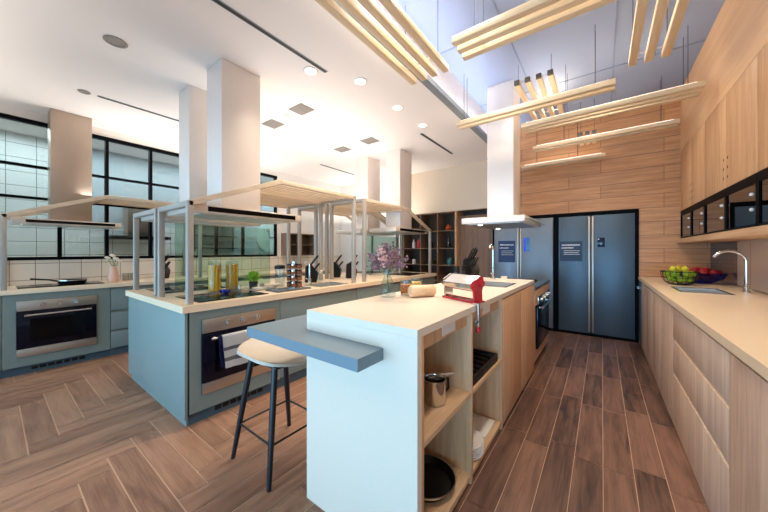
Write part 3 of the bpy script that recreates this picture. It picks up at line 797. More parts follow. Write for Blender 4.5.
# ------------------------------------------------------------------ bookcase on the end wall
r = thing('bookcase', 'tall brown open bookcase beside the paler refrigerator', 'bookcase', (-2.5, YF+.2, 0))
for x in (-3.555, -3.13, -2.73): MB().box(x, x+.022, YF+.002, YF+.36, .02, 2.09).build('upright', 'wood_shelf', r)
MB().box(-2.335, -2.30, YF-.01, YF+.36, .02, 2.09).build('upright', 'wood_v', r)
MB().box(-1.625, -1.603, YF+.002, YF+.36, .02, 2.09).build('upright', 'wood_shelf', r)
MB().box(-3.555, -1.603, YF+.362, YF+.38, .0, 2.09).build('back_panel', 'wood_back', r)
MB().box(-2.30, -1.625, YF+.14, YF+.155, .02, 2.0).build('recess_panel', 'wood_mid', r)
for x0, x1 in ((-3.532, -3.131), (-3.107, -2.731), (-2.707, -2.336)):
    for z in (.02, .31, .66, 1.0, 1.345, 1.70, 2.07): MB().box(x0, x1, YF+.006, YF+.36, z, z+.018).build('shelf', 'wood_shelf', r)
SH = {1: 1.018, 2: 1.363, 3: 1.718}
def lathe_thing(name, label, cat, prof, m, x, y, z, seg=20, group=None):
    return tag(MB().lathe([(a, z+.0005+b) for a, b in prof], (x, y, 0), seg).build(name, m), label, cat, group)
BT = [(0, 0), (.035, 0), (.035, .12), (.014, .15), (.014, .19), (0, .19)]
lathe_thing('bottle', 'white bottle next to the red canister in the bookcase', 'bottle', BT, 'ceramic', -3.35, YF+.12, SH[2])
lathe_thing('canister', 'red canister on the bookcase shelf', 'canister', [(0, 0), (.045, 0), (.045, .15), (.03, .18), (0, .18)], 'red', -3.22, YF+.12, SH[2])
lathe_thing('vase', 'small orange vase on the top bookcase shelf', 'vase', [(0, 0), (.04, 0), (.06, .05), (.025, .1), (.03, .12), (0, .12)], 'orange', -2.53, YF+.12, SH[3])
lathe_thing('bowl', 'white bowl on the top bookcase shelf behind the sloping rail', 'bowl', [(0, 0), (.04, 0), (.09, .06), (.085, .06), (.035, .01), (0, .01)], 'ceramic', -3.3, YF+.12, SH[3])
lathe_thing('decanter', 'clear glass decanter in the bookcase', 'decanter', [(0, 0), (.045, 0), (.045, .08), (.015, .13), (.015, .24), (0, .24)], 'smoke_glass', -2.53, YF+.13, SH[2])
lathe_thing('mug', 'white mug on the lower bookcase shelf', 'mug', [(0, 0), (.04, 0), (.045, .1), (.04, .1), (.035, .01), (0, .01)], 'ceramic', -3.33, YF+.1, SH[1])
lathe_thing('bowl', 'olive bowl on the lower bookcase shelf', 'bowl', [(0, 0), (.06, 0), (.13, .09), (.125, .09), (.055, .01), (0, .01)], mat('olive glaze', (96, 84, 48), .4), -2.92, YF+.15, SH[1])
lathe_thing('jar', 'teal jar on the lower bookcase shelf', 'jar', [(0, 0), (.05, 0), (.06, .06), (.05, .13), (.03, .14), (0, .14)], 'tealjar', -2.50, YF+.12, SH[1])
lathe_thing('jar', 'dark glass jar on the middle bookcase shelf', 'jar', [(0, 0), (.045, 0), (.05, .09), (.03, .13), (0, .13)], 'smoke_glass', -2.93, YF+.12, SH[2])

# dark shelf box on the plain stretch of the left wall
r = thing('wall_shelf_unit', 'dark four compartment shelf box on the white wall behind the island', 'shelf', (XL+.12, 4.08, 1.2), None)
MB().box(XL+.002, XL+.02, 3.72, 4.46, 1.2, 1.68).build('back_panel', 'wood_back', r)
s = MB()
for y in (3.72, 4.08, 4.44): s.box(XL+.02, XL+.22, y, y+.018, 1.2, 1.68)
for z in (1.2, 1.43, 1.664): s.box(XL+.02, XL+.22, 3.738, 4.44, z, z+.014)
s.build('shelf_frame', 'wood_shelf', r)
# wall clock and hood in the room past the glass
r = thing('wall_clock', 'large pale wall clock seen through the glazed partition', 'clock', (XB2+.02, 4.2, 1.6))
MB().cyl((XB2+.001, 4.2, 1.63), (XB2+.03, 4.2, 1.63), .36, seg=48).build('face', 'clock', r)
MB().bar((XB2+.034, 4.2, 1.63), (XB2+.034, 4.12, 1.83), .02, .006, (1, 0, 0)).build('hour_hand', 'black', r)
MB().bar((XB2+.038, 4.2, 1.63), (XB2+.038, 4.42, 1.66), .016, .006, (1, 0, 0)).build('minute_hand', 'black', r)
r = thing('extractor_hood', 'steel chimney hood seen through the teal glass above the flowers', 'extractor hood', (XB2+.25, 1.6, 1.5))
MB().box(XB2+.002, XB2+.5, 1.15, 1.95, 1.50, 1.55, .004).build('hood_body', 'black', r)
MB().box(XB2+.002, XB2+.28, 1.4, 1.72, 1.55, 2.1, .003).build('chimney', 'chim_s', r)
r = thing('wall_shelf_rack', 'black wall rack of shelves beyond the glass', 'shelf', (XB2+.1, 2.9, 1.3))
s = MB()
for z in (1.35, 1.6, 1.85): s.box(XB2+.002, XB2+.2, 2.5, 3.3, z, z+.02)
s.build('shelf', 'black', r)
MB().box(XB2+.002, XB2+.02, 2.5, 2.52, 1.3, 1.95).box(XB2+.002, XB2+.02, 3.28, 3.3, 1.3, 1.95).build('upright', 'black', r)

# ------------------------------------------------------------------ pendant bar lamps
ZP = 2.84
def pendant(label, axis, a0, a1, across, z, wires, caps=False):
    """axis 'x' or 'y': bars run along it from a0 to a1 at each value in across"""
    mid = (min(across)+max(across))/2
    loc = ((a0+a1)/2, mid, z) if axis == 'x' else (mid, (a0+a1)/2, z)
    r = thing('pendant_lamp', label, 'pendant lamp', loc, 'timber bar pendant lamps')
    P = (lambda a, c: (a, c)) if axis == 'x' else (lambda a, c: (c, a))
    bw, bh = .052, .05
    for c in across:
        x0, y0 = P(a0, c-bw/2); x1, y1 = P(a1, c+bw/2)
        b = MB().box(min(x0, x1), max(x0, x1), min(y0, y1), max(y0, y1), z-bh/2, z+bh/2, .003).build('bar', 'ply_x' if axis == 'x' else 'ply_y', r)
        if caps: MB().box(c-bw/2, c+bw/2, a0-.03, a0-.0005, z-bh/2, z+bh/2, .002).build('end_cap', 'vent_d', b)
        x0, y0 = P(a0+.05, c-.014); x1, y1 = P(a1-.05, c+.014)
        MB().box(min(x0, x1), max(x0, x1), min(y0, y1), max(y0, y1), z+bh/2, z+bh/2+.005).build('led_strip', 'led', b)  # glowing strip added on the bar top to light the raised ceiling
    for f in wires:
        a = a0+(a1-a0)*f
        p0 = P(a, across[0]); p1 = P(a, across[-1])
        if len(across) > 1: MB().cyl((*p0, z+bh/2+.008), (*p1, z+bh/2+.008), .005, seg=8).build('cross_pin', 'steel', r)
        for p in ({p0, p1} if len(across) > 1 else {p0}):
            MB().cyl((*p, z+bh/2+.008), (*p, HV-.001), .0022, seg=6).build('suspension_wire', 'black', r)
pendant('four bar timber pendant beside the edge of the lowered ceiling', 'y', .75, 2.31, [-1.37, -1.265, -1.165, -1.06], ZP, (.04, .9))
pendant('three bar timber pendant closest overhead above the timber island', 'x', -.88, .68, [2.04, 2.14, 2.24], ZP, (.1, .87))
pendant('two bar timber pendant crossing in front of the white chimney', 'x', -1.42, .1, [3.40, 3.50], ZP, (.06, .9))
pendant('three bar timber pendant reaching to the right wall', 'x', -.80, .76, [3.93, 4.03, 4.13], ZP, (.3, .93))
pendant('two bar timber pendant close in front of the timber end wall', 'x', -.83, .74, [4.88, 4.98], ZP, (.25, .9))
pendant('lowest short two bar pendant against the timber end wall', 'x', -1.08, .04, [5.30, 5.38], 2.69, (.2, .7))
pendant('three bar timber pendant pointing down the aisle over the oak counter', 'y', 2.33, 3.15, [.20, .30, .40], ZP, (.1, .93))
pendant('four bar timber pendant behind the two bar one by the chimney', 'y', 3.56, 4.72, [-.77, -.66, -.55, -.44], 3.19, (.05, .9), True)
pendant('three stub bar pendant pointing at the timber end wall', 'y', 5.0, 5.44, [-.245, -.165, -.085], 2.945, (.1,), True)

# ------------------------------------------------------------------ ceiling fittings
for x, y0, y1, lab in ((-4.38, .7, 1.6, 'linear slot in the ceiling before the pale rear chimney'), (-2.075, .3, 1.89, 'long linear slot in the ceiling above the aisle beside the island'),
                       (-2.075, 3.68, 4.77, 'linear slot in the ceiling near the beige end wall'), (-4.38, 3.83, 4.8, 'linear slot in the ceiling behind the far chimneys')):
    r = thing('ceiling_slot', lab, 'air slot', (x, (y0+y1)/2, HC), 'linear ceiling slots')
    MB().box(x-.022, x+.022, y0, y1, HC-.004, HC-.0005).build('slot_frame', 'greystrip', r)
    MB().box(x-.014, x+.014, y0+.01, y1-.01, HC-.006, HC-.004).build('slot_opening', 'slot', r)
def round_fit(name, label, cat, x, y, rad, lamp=True):
    r = thing(name, label, cat, (x, y, HC), 'round ceiling fittings')
    MB().lathe([(rad, HC-.0005), (rad, HC-.006), (rad*.78, HC-.01), (rad*.72, HC-.003)], (x, y, 0), 32).build('ring', 'vent' if not lamp else 'white', r)
    MB().cyl((x, y, HC-.004), (x, y, HC-.0008), rad*.72, seg=28).build('diffuser' if lamp else 'grille', 'lamp' if lamp else 'vent', r)
round_fit('ceiling_speaker', 'round grey speaker grille closest overhead in the white ceiling', 'speaker', -3.13, .606, .075, False)
round_fit('smoke_detector', 'small detector at the end of the slot over the wall counter', 'detector', -4.38, .60, .05, False)
for x, y, lab in ((-2.18, 1.79, 'recessed downlight beside the end of the long slot'), (-1.92, 2.19, 'recessed downlight near the edge of the lowered ceiling'), (-1.92, 2.85, 'recessed downlight second along the lowered ceiling edge'),
                  (-1.92, 3.45, 'recessed downlight beside the slot near the beige end wall'), (-3.9, 3.42, 'recessed downlight behind the far chimneys')):
    round_fit('downlight', lab, 'downlight', x, y, .07, True)
for x, y, lab in ((-2.86, 2.21, 'square grey vent in the ceiling on the aisle side, larger of the near pair'), (-3.49, 2.24, 'square grey vent in the ceiling behind the tall near chimney'),
                  (-2.84, 3.46, 'square grey vent in the ceiling in front of the far aisle chimney'), (-3.44, 3.48, 'square grey vent in the ceiling in front of the far rear chimney')):
    r = thing('ceiling_vent', lab, 'vent', (x, y, HC), 'square ceiling vents')
    MB().box(x-.12, x+.12, y-.10, y+.10, HC-.006, HC-.0005, .001).build('vent_frame', 'vent', r)
    s = MB()
    for k in range(7): s.box(x-.105, x+.105, y-.085+k*.026, y-.085+k*.026+.012, HC-.010, HC-.006)
    s.build('slats', 'vent', r)
for x, y, lab in ((-3.12, 2.2, 'tiny ceiling detector between the near pair of vents'), (-3.1, 3.48, 'tiny ceiling detector between the far pair of vents')):
    tag(MB().lathe([(.035, HC-.0005), (.035, HC-.012), (.02, HC-.03), (0, HC-.032)], (x, y, 0), 20).build('smoke_detector', 'ceramic'), lab, 'detector', 'ceiling detectors')

# ------------------------------------------------------------------ things on the tiled wall counter
ZW = .898
def pan(label, x, y, z, rad, h, direc, hl=.2, rim='steel_x', body='nonstick', name='frying_pan', fill=None, hz=.04):
    r = thing(name, label, 'pan', (x, y, z))
    MB().lathe([(0, z+.0005), (rad*.86, z+.0005), (rad, z+h), (rad*1.02, z+h), (rad*.98, z+h-.002), (rad*.84, z+.006), (0, z+.006)], (x, y, 0), 40).build('pan_body', body, r)
    MB().lathe([(rad*.99, z+h), (rad*1.035, z+h+.002), (rad*1.035, z+h-.006), (rad*.995, z+h-.008)], (x, y, 0), 40).build('rim', rim, r)
    d = Vector((direc[0], direc[1], 0)).normalized(); c = Vector((x, y, z+h-.008))
    MB().tube([c+d*rad*.97, c+d*(rad+hl*.3)+Vector((0, 0, hz*.5)), c+d*(rad+hl)+Vector((0, 0, hz))], [.010, .009, .011], 10).build('handle', body if rim != 'steel_x' or body == 'nonstick' else 'steel_x', r)
    return r
pan('black frying pan with a long handle on the tiled wall counter', -5.12, .60, ZW+.009, .13, .05, (.12, -1), .2)
r = thing('flower_vase', 'blush vase of cream roses on the tiled wall counter', 'vase', (-5.0, .80, ZW))
# keep the vase clear of the hob edge
r.location = (-5.02, .95, ZW); ORG[r.name] = Vector((-5.02, .95, ZW)); vx, vy = -5.02, .95
MB().lathe([(0, ZW+.0005), (.05, ZW+.0005), (.056, ZW+.03), (.05, ZW+.13), (.03, ZW+.19), (.036, ZW+.21), (.03, ZW+.21), (.026, ZW+.19), (0, ZW+.19)], (vx, vy, 0), 28).build('vase_body', 'pinkcer', r)
f = MB(); st = MB(); lf = MB()
for dx, dy, dz in ((-.02, -.05, .31), (.03, .02, .30), (-.02, .06, .27), (.02, -.01, .34)):
    p = Vector((vx+dx, vy+dy, ZW+dz)); st.tube([(vx, vy, ZW+.19), p], .004, 6)
    for k in range(7):
        a = k*2.4; f.ball(p+Vector((math.cos(a)*.014, math.sin(a)*.014, .006*(k % 3))), .019, (1, 1, .8), 1)
    lf.ball(p+Vector((.02, -.02, -.05)), .022, (1, .5, .3), 1)
st.build('stems', 'stem', r); f.build('roses', 'rose', r); lf.build('leaves', 'green', r)
for k, (x, y) in enumerate(((-5.2, 1.10), (-5.2, 1.165))):
    r = thing('spice_canister', ('steel canister beside the blush vase', 'steel canister standing against the first one, away from the vase')[k], 'canister', (x, y, ZW), 'steel canisters')
    MB().box(x-.028, x+.028, y-.028, y+.028, ZW+.0005, ZW+.085, .004).build('tin', 'steel', r); MB().box(x-.03, x+.03, y-.03, y+.03, ZW+.085, ZW+.1, .004).build('lid', 'steel_x', r)

def knife_block(label, x, y, z, rz=0, sc=1):
    r = thing('knife_block', label, 'knife block', (x, y, z), 'black knife blocks', rz)
    if not rz: ORG[r.name] = Vector((0, 0, 0))
    m = MB(); b = m.bm
    prof = [(-.07, .0005), (.07, .0005), (.09, .12), (.0, .24), (-.06, .21)]
    A = [b.verts.new((px*sc, -.055*sc, pz*sc)) for px, pz in prof]; B = [b.verts.new((px*sc, .055*sc, pz*sc)) for px, pz in prof]
    n = len(prof)
    for i in range(n): b.faces.new((A[i], A[(i+1) % n], B[(i+1) % n], B[i]))
    b.faces.new(A[::-1]); b.faces.new(B)
    bmesh.ops.bevel(b, geom=list(b.edges), offset=.005, segments=2, affect='EDGES')
    m.build('block', 'black', r)
    for k, (fx, fy, L) in enumerate(((.01, -.03, .13), (.01, .0, .14), (.01, .03, .12), (.05, -.015, .1), (.05, .018, .1))):
        p0 = Vector((fx, fy, .235 if fx < .03 else .165))*sc; d = Vector((.62, 0, .78))
        MB().tube([p0-d*.01, p0+d*L*.5*sc, p0+d*L*sc], [.009*sc, .011*sc, .009*sc], 8).build('knife_handle', 'black', r)
    return r
knife_block('black knife block on the tiled wall counter behind the corner posts', -5.2, 1.52, ZW, .6)
knife_block('black knife block on the timber island beside the slender faucet', -1.14, 3.1, WT, -.6)
knife_block('black knife block near the soap bottle on the cooking island', -3.0, 2.46, ZW, 1.0)
knife_block('black knife block on the cooking island just past the middle posts', -3.28, 3.17, ZW, .6)
knife_block('black knife block on the cooking island nearer the aisle past the middle posts', -2.99, 3.2, ZW, .9)

# ------------------------------------------------------------------ things on the cooking island
def pasta_jar(label, x, y):
    r = thing('storage_jar', label, 'jar', (x, y, ZW), 'pasta storage jars')
    MB().lathe([(0, ZW+.0005), (.058, ZW+.0005), (.06, ZW+.02), (.06, ZW+.265), (.05, ZW+.275), (.046, ZW+.275), (.055, ZW+.26), (.055, ZW+.01), (0, ZW+.008)], (x, y, 0), 32).build('glass_body', 'glass', r)
    MB().lathe([(0, ZW+.278), (.052, ZW+.278), (.055, ZW+.292), (.02, ZW+.3), (.02, ZW+.315), (0, ZW+.318)], (x, y, 0), 28).build('lid', 'glass', r)
    p = MB(); rr = random.Random(int(x*100))
    for k in range(120):
        a = rr.random()*2*PI; q = .05*math.sqrt(rr.random()); b = a+rr.uniform(-.5, .5)
        p.cyl((x+q*math.cos(a), y+q*math.sin(a), ZW+.012), (x+q*math.cos(b), y+q*math.sin(b), ZW+.235+rr.random()*.03), .0055, seg=5)
    o = p.build('dry_pasta', 'pasta'); tag(o, label.replace('tall glass jar full of', 'bunch of').replace('standing', 'in the jar'), 'pasta', 'pasta in the jars', 'stuff')
pasta_jar('tall glass jar full of yellow pasta standing next to the corner post', -3.06, 1.325)
pasta_jar('tall glass jar full of yellow pasta standing between the other jar and the plant', -3.07, 1.5)

def plant(label, x, y, z):
    r = thing('potted_plant', label, 'plant', (x, y, z))
    MB().lathe([(0, z+.0005), (.036, z+.0005), (.046, z+.075), (.041, z+.075), (.038, z+.06), (0, z+.06)], (x, y, 0), 24).build('pot', 'pot', r)
    m = MB(); b = m.bm; rr = random.Random(4)
    for k in range(260):
        a = rr.random()*2*PI; el = rr.uniform(.1, 1.5); q = rr.uniform(.04, .115)
        d = Vector((math.cos(a)*math.cos(el), math.sin(a)*math.cos(el), math.sin(el)*.9)); c = Vector((x, y, z+.075))+d*q
        sd = d.cross(Vector((0, 0, 1))).normalized()*.013; up = (d+Vector((0, 0, rr.uniform(-.6, .4)))).normalized()*.034
        b.faces.new([b.verts.new(p) for p in (c-up*.5, c+sd, c+up*.7, c-sd)])
    m.build('foliage', 'green', r, smooth=False)
    s = MB()
    for k in range(9):
        a = k*.7; s.tube([(x, y, z+.05), (x+.03*math.cos(a), y+.03*math.sin(a), z+.13)], .002, 5)
    s.build('stems', 'stem', r)
plant('small bright green plant in a black pot beside the pasta jars', -2.99, 1.685, ZW)
BOWL = [(0, 0), (.035, 0), (.04, .006), (.085, .05), (.08, .05), (.035, .012), (0, .01)]
lathe_thing('bowl', 'cream bowl between the plant and the spice rack', 'bowl', BOWL, 'white_top', -2.82, 1.80, ZW)
lathe_thing('glass_bowl', 'cobalt glass bowl standing on the island hob', 'bowl', [(0, 0), (.03, 0), (.05, .035), (.046, .035), (.028, .006), (0, .006)], 'blue_glass', -2.80, 1.30, ZW+.0085)
lathe_thing('glass_jar', 'small clear jar on the hob next to the cobalt bowl', 'jar', [(0, 0), (.035, 0), (.038, .06), (.034, .06), (.032, .006), (0, .006)], 'glass', -2.83, 1.43, ZW+.0085)
for k in range(3):
    lathe_thing('saucer', 'white saucer in the short stack by the plant, %s' % ('bottom', 'middle', 'top')[k], 'saucer', [(0, 0), (.03, 0), (.06, .011), (.058, .014), (.028, .005), (0, .005)], 'ceramic', -2.85, 1.655, ZW+.0065*k, group='saucers by the plant')
r = thing('blender_jar', 'clear jar with black lid behind the spice rack', 'jar', (-2.95, 1.98, ZW))
MB().lathe([(0, ZW+.0005), (.05, ZW+.0005), (.055, ZW+.2), (.05, ZW+.2), (.046, ZW+.01), (0, ZW+.01)], (-2.95, 1.98, 0), 24).build('jar', 'glass', r)
MB().lathe([(0, ZW+.2), (.058, ZW+.2), (.058, ZW+.235), (.03, ZW+.245), (0, ZW+.245)], (-2.95, 1.98, 0), 24).build('lid', 'black', r)
tag(MB().box(-2.72, -2.50, 1.66, 2.06, ZW+.0005, ZW+.014, .003).build('slate_board', 'slate'), 'dark slate board carrying the spice rack', 'board')
r = thing('spice_rack', 'revolving rack of small spice jars on the slate board', 'spice rack', (-2.60, 1.92, ZW+.015))
zb = ZW+.0145
MB().cyl((-2.60, 1.92, zb), (-2.60, 1.92, zb+.012), .085, seg=28).cyl((-2.60, 1.92, zb+.012), (-2.60, 1.92, zb+.27), .008).cyl((-2.60, 1.92, zb+.265), (-2.60, 1.92, zb+.275), .03, seg=20).build('stand', 'steel_x', r)
for lv in range(4):
    for k in range(6):
        a = k*PI/3+.2; cx_, cy_, cz = -2.60+.058*math.cos(a), 1.92+.058*math.sin(a), zb+.018+lv*.062
        j = MB().cyl((cx_, cy_, cz), (cx_, cy_, cz+.036), .022, seg=12).build('spice_jar', 'spice', r)
        MB().cyl((cx_, cy_, cz+.036), (cx_, cy_, cz+.05), .022, seg=12).build('lid', 'steel_x' if k % 2 else 'black', j)
def soap(label, x, y, z):
    r = thing('soap_bottle', label, 'bottle', (x, y, z))
    MB().lathe([(0, z+.0005), (.028, z+.0005), (.03, z+.09), (.012, z+.12), (0, z+.12)], (x, y, 0), 20).build('bottle', 'glass', r)
    MB().cyl((x, y, z+.12), (x, y, z+.155), .009).bar((x, y, z+.155), (x+.04, y, z+.15), .012, .012).build('pump', 'ceramic', r)
soap('clear pump bottle of soap by the cooking island sink', -2.86, 2.50, ZW)
arc_faucet('chrome faucet behind the cooking island sink', -2.87, 2.34, ZW, .26, .1, .07)
# towel on the island oven handle
r = thing('tea_towel', 'white and grey striped tea towel over the island oven handle', 'towel', (-2.38, 1.2, .4))
xt = IX1+.055; zt = .777-.105-.045
def drape(m, y0, y1, zl, off):
    b = m.bm; n = 14; R = .0125+off
    prof = [(xt-R, zl+.12)]+[(xt-R*math.cos(PI*k/8), zt+R*math.sin(PI*k/8)) for k in range(9)]+[(xt+R+.002*math.sin(k), zt-(zt-zl)*k/9) for k in range(1, 10)]
    rows = []
    for i in range(n+1):
        y = y0+(y1-y0)*i/n
        rows.append([b.verts.new((px+(.004*math.sin(i*1.3) if k > 10 else 0), y+(.02*(k-9)/9 if k > 9 else 0), pz-(.012*i/n if k > 15 else 0))) for k, (px, pz) in enumerate(prof)])
    for A, B in zip(rows, rows[1:]):
        for k in range(len(prof)-1):
            f = b.faces.new((A[k], B[k], B[k+1], A[k+1])); f.material_index = 1 if k > 9 and (k % 3 == 0) else 0
    bmesh.ops.solidify(b, geom=list(b.faces), thickness=.004)
m = MB(); drape(m, 1.085, 1.365, .38, .004); m.build('striped_cloth', ['towel_w', 'towel_b'], r)
m = MB(); drape(m, 1.052, 1.083, .40, .003); m.build('navy_edge', 'towel_n', r, label='dark navy fold')

# ------------------------------------------------------------------ things on the timber island
def flowers(x, y, z):
    r = thing('flower_vase', 'clear bottle vase with dried lilac flowers on the timber island', 'vase', (x, y, z))
    MB().lathe([(0, z+.0005), (.05, z+.0005), (.056, z+.02), (.045, z+.09), (.022, z+.14), (.027, z+.185), (.024, z+.185), (.019, z+.14), (.041, z+.09), (.05, z+.02), (0, z+.008)], (x, y, 0), 32).build('glass_body', 'glass', r)
    s = MB(); a_ = MB(); b_ = MB(); rr = random.Random(11)
    for k in range(40):
        a = rr.random()*2*PI; sp = rr.uniform(.02, .15); h = rr.uniform(.26, .37)-sp*.35
        tip = Vector((x+sp*math.cos(a), y+sp*math.sin(a), z+h)); base = Vector((x-.02*math.cos(a), y-.02*math.sin(a), z+.03)); neck = Vector((x+.008*math.cos(a), y+.008*math.sin(a), z+.16))
        s.tube([base, neck, neck.lerp(tip, .6)+Vector((0, 0, .01)), tip], .0016, 5)
        for j in range(15):
            q = rr.random(); p = neck.lerp(tip, .5+.55*q)+Vector((rr.uniform(-1, 1), rr.uniform(-1, 1), rr.uniform(-1, 1)))*.02
            (b_ if (k % 4 == 0) else a_).ball(p, rr.uniform(.005, .0105), (1, 1, 1), 1)
    s.build('stems', 'stem', r); a_.build('lilac_blossom', 'lilac', r); b_.build('pink_blossom', 'pinkb', r)
flowers(-1.165, 1.61, WT)
def sweet_jar(label, x, y, rad, h, fillm, what):
    z = WT
    r = thing('glass_jar', label, 'jar', (x, y, z), 'jars on the timber island')
    MB().lathe([(0, z+.0005), (rad, z+.0005), (rad, z+h), (rad*.94, z+h), (rad*.93, z+.008), (0, z+.006)], (x, y, 0), 28).build('glass_body', 'glass', r)
    p = MB(); rr = random.Random(int(y*100))
    lv = int(h*.72/.017)
    for i in range(lv):
        for k in range(9):
            a = k*.7+i*.35; q = rad*.72 if k < 7 else rad*.25
            p.ball((x+q*math.cos(a), y+q*math.sin(a), z+.019+i*.017), .0105, sub=1)
    o = p.build('sweets', fillm); tag(o, what, 'sweets', 'sweets in the jars', 'stuff')
sweet_jar('clear jar of amber sweets next to the lilac vase', -1.10, 1.74, .042, .105, 'amber', 'amber sweets filling the jar next to the lilac vase')
sweet_jar('clear jar of pale yellow sweets behind the amber one', -1.13, 1.93, .042, .105, 'cream', 'pale yellow sweets filling the jar behind the amber one')
r = thing('rolling_pin', 'thick pale beech roller without handles lying beside the pasta machine', 'rolling pin', (-.96, 1.75, WT))
m = MB(); a_ = Vector((-1.022, 1.675, WT+.0405)); b_ = Vector((-.932, 1.82, WT+.0405)); d = (b_-a_).normalized()
m.tube([a_-d*.008, a_-d*.004, a_+d*.004, b_-d*.004, b_+d*.004, b_+d*.008], [.03, .036, .04, .04, .036, .03], 28)
m.build('roller', 'dough', r)

def pasta_machine():
    x, y = -.712, 1.792
    r = thing('pasta_machine', 'red and chrome pasta machine clamped to the timber island', 'pasta machine', (x, y, WT), None, math.radians(-25))
    W = .135
    MB().box(-W-.01, W+.01, -.046, .046, .0005, .012, .004).build('base_plate', 'red', r)
    for sx in (-1, 1):
        m = MB(); b = m.bm
        prof = [(-.05, .012), (.055, .012), (.05, .07), (.075, .12), (.062, .155), (.03, .16), (-.075, .125), (-.085, .09), (-.06, .075)]
        x0, x1 = sorted((sx*W, sx*(W-.012)))
        A = [b.verts.new((x0, py*.62, pz)) for py, pz in prof]; B = [b.verts.new((x1, py*.62, pz)) for py, pz in prof]; n = len(prof)
        for i in range(n): b.faces.new((A[i], A[(i+1) % n], B[(i+1) % n], B[i]))
        b.faces.new(A[::-1]); b.faces.new(B)
        m.build('side_frame', 'red' if sx > 0 else 'steel_x', r)
    m = MB(); b = m.bm; prof = [(-.07, .12), (.02, .153), (.02, .147), (-.083, .105), (-.083, .085), (-.088, .085), (-.088, .112)]
    A = [b.verts.new((-W+.013, py*.62, pz)) for py, pz in prof]; B = [b.verts.new((W-.013, py*.62, pz)) for py, pz in prof]; n = len(prof)
    for i in range(n): b.faces.new((A[i], A[(i+1) % n], B[(i+1) % n], B[i]))
    b.faces.new(A[::-1]); b.faces.new(B); m.build('chrome_cover', 'steel_x', r)
    for yy, zz_ in ((.03, .145), (.034, .105), (-.02, .082), (.008, .075)):
        MB().cyl((-W+.013, yy, zz_), (W-.013, yy, zz_), .014, seg=18).build('roller', 'steel_x', r)
    MB().cyl((W, .02, .115), (W+.016, .02, .115), .018, seg=20).build('dial', 'red', r)
    return r
pasta_machine()
r = thing('table_clamp', 'steel screw clamp with red grip below the pasta machine', 'clamp', (-.57, 1.68, .9))
MB().box(-.60, -.563, 1.66, 1.685, WT+.0008, WT+.008, .001).box(-.575, -.563, 1.66, 1.685, WT-.1, WT+.001, .001).box(-.60, -.563, 1.66, 1.685, WT-.1, WT-.088, .001).build('bracket', 'steel', r)
MB().cyl((-.57, 1.6725, WT-.125), (-.57, 1.6725, WT-.1), .006).build('screw', 'steel_x', r)
MB().cyl((-.57, 1.6725, WT-.155), (-.57, 1.6725, WT-.125), .014).build('grip', 'red', r)
for k, (x, y) in enumerate(((-1.19, 2.85), (-1.17, 3.0))):
    r = thing('pepper_mill', ('smoked glass mill with black cap farther from the knife block', 'smoked glass mill with black cap closer to the knife block')[k], 'mill', (x, y, WT), 'pepper mills')
    MB().cyl((x, y, WT+.0005), (x, y, WT+.10), .028, .026, 20).build('body', 'smoke_glass', r); MB().cyl((x, y, WT+.10), (x, y, WT+.155), .027, .027, 20).build('cap', 'black', r)

# ------------------------------------------------------------------ things in the open shelves
r = thing('milk_jug', 'steel milk jug on the upper shelf of the island', 'jug', (-.70, 1.385, .512))
zj = .5125
jx, jy = -.70, 1.385
MB().lathe([(0, zj), (.052, zj), (.058, zj+.012), (.056, zj+.115), (.059, zj+.125), (.055, zj+.125), (.052, zj+.115), (.053, zj+.014), (0, zj+.01)], (jx, jy, 0), 36).build('jug_body', 'steel_x', r)
MB().tube([(jx+.02, jy+.052, zj+.108), (jx+.035, jy+.088, zj+.103), (jx+.035, jy+.092, zj+.05), (jx+.02, jy+.055, zj+.03)], .007, 10).build('handle', 'black', r)
pan('steel saucepan with long handle behind the milk jug', -.93, 1.26, .5125, .085, .105, (1, 1), .30, 'steel_x', 'steel_x', 'saucepan', hz=.015)
r = thing('cutlery_tray', 'black ribbed tray on the upper shelf of the island', 'tray', (-.78, 1.93, .512))
m = MB().box(-1.0, -.60, 1.66, 2.18, .5125, .524, .003)
m.box(-1.0, -.985, 1.66, 2.18, .524, .565, .003).box(-.615, -.60, 1.66, 2.18, .524, .565, .003).box(-.985, -.615, 1.66, 1.675, .524, .565, .003).box(-.985, -.615, 2.165, 2.18, .524, .565, .003)
m.build('tray_body', 'iron', r)
for k in range(6): MB().cyl((-.98, 1.72+k*.078, .548), (-.62, 1.72+k*.078, .548), .018, seg=14).build('rib', 'nonstick', r)
pan('wide black frying pan with steel rim on the bottom shelf', -.76, 1.40, .0605, .155, .04, (-1, -.4), .12, hz=.02)
for k in range(6):
    lathe_thing('plate', 'white plate in the pile on the bottom shelf, ' + ('at the very bottom', 'second from below', 'third from below', 'third from above', 'second from above', 'topmost of all')[k], 'plate', [(0, 0), (.07, 0), (.125, .014), (.122, .018), (.068, .006), (0, .005)], 'ceramic', -.70, 1.77, .0605+k*.0125, 36, 'plates on the bottom shelf')
tag(MB().box(-1.02, -.62, 1.95, 2.19, .0605, .073, .004).build('platter', 'ceramic'), 'white rectangular platter behind the pile of plates', 'platter')

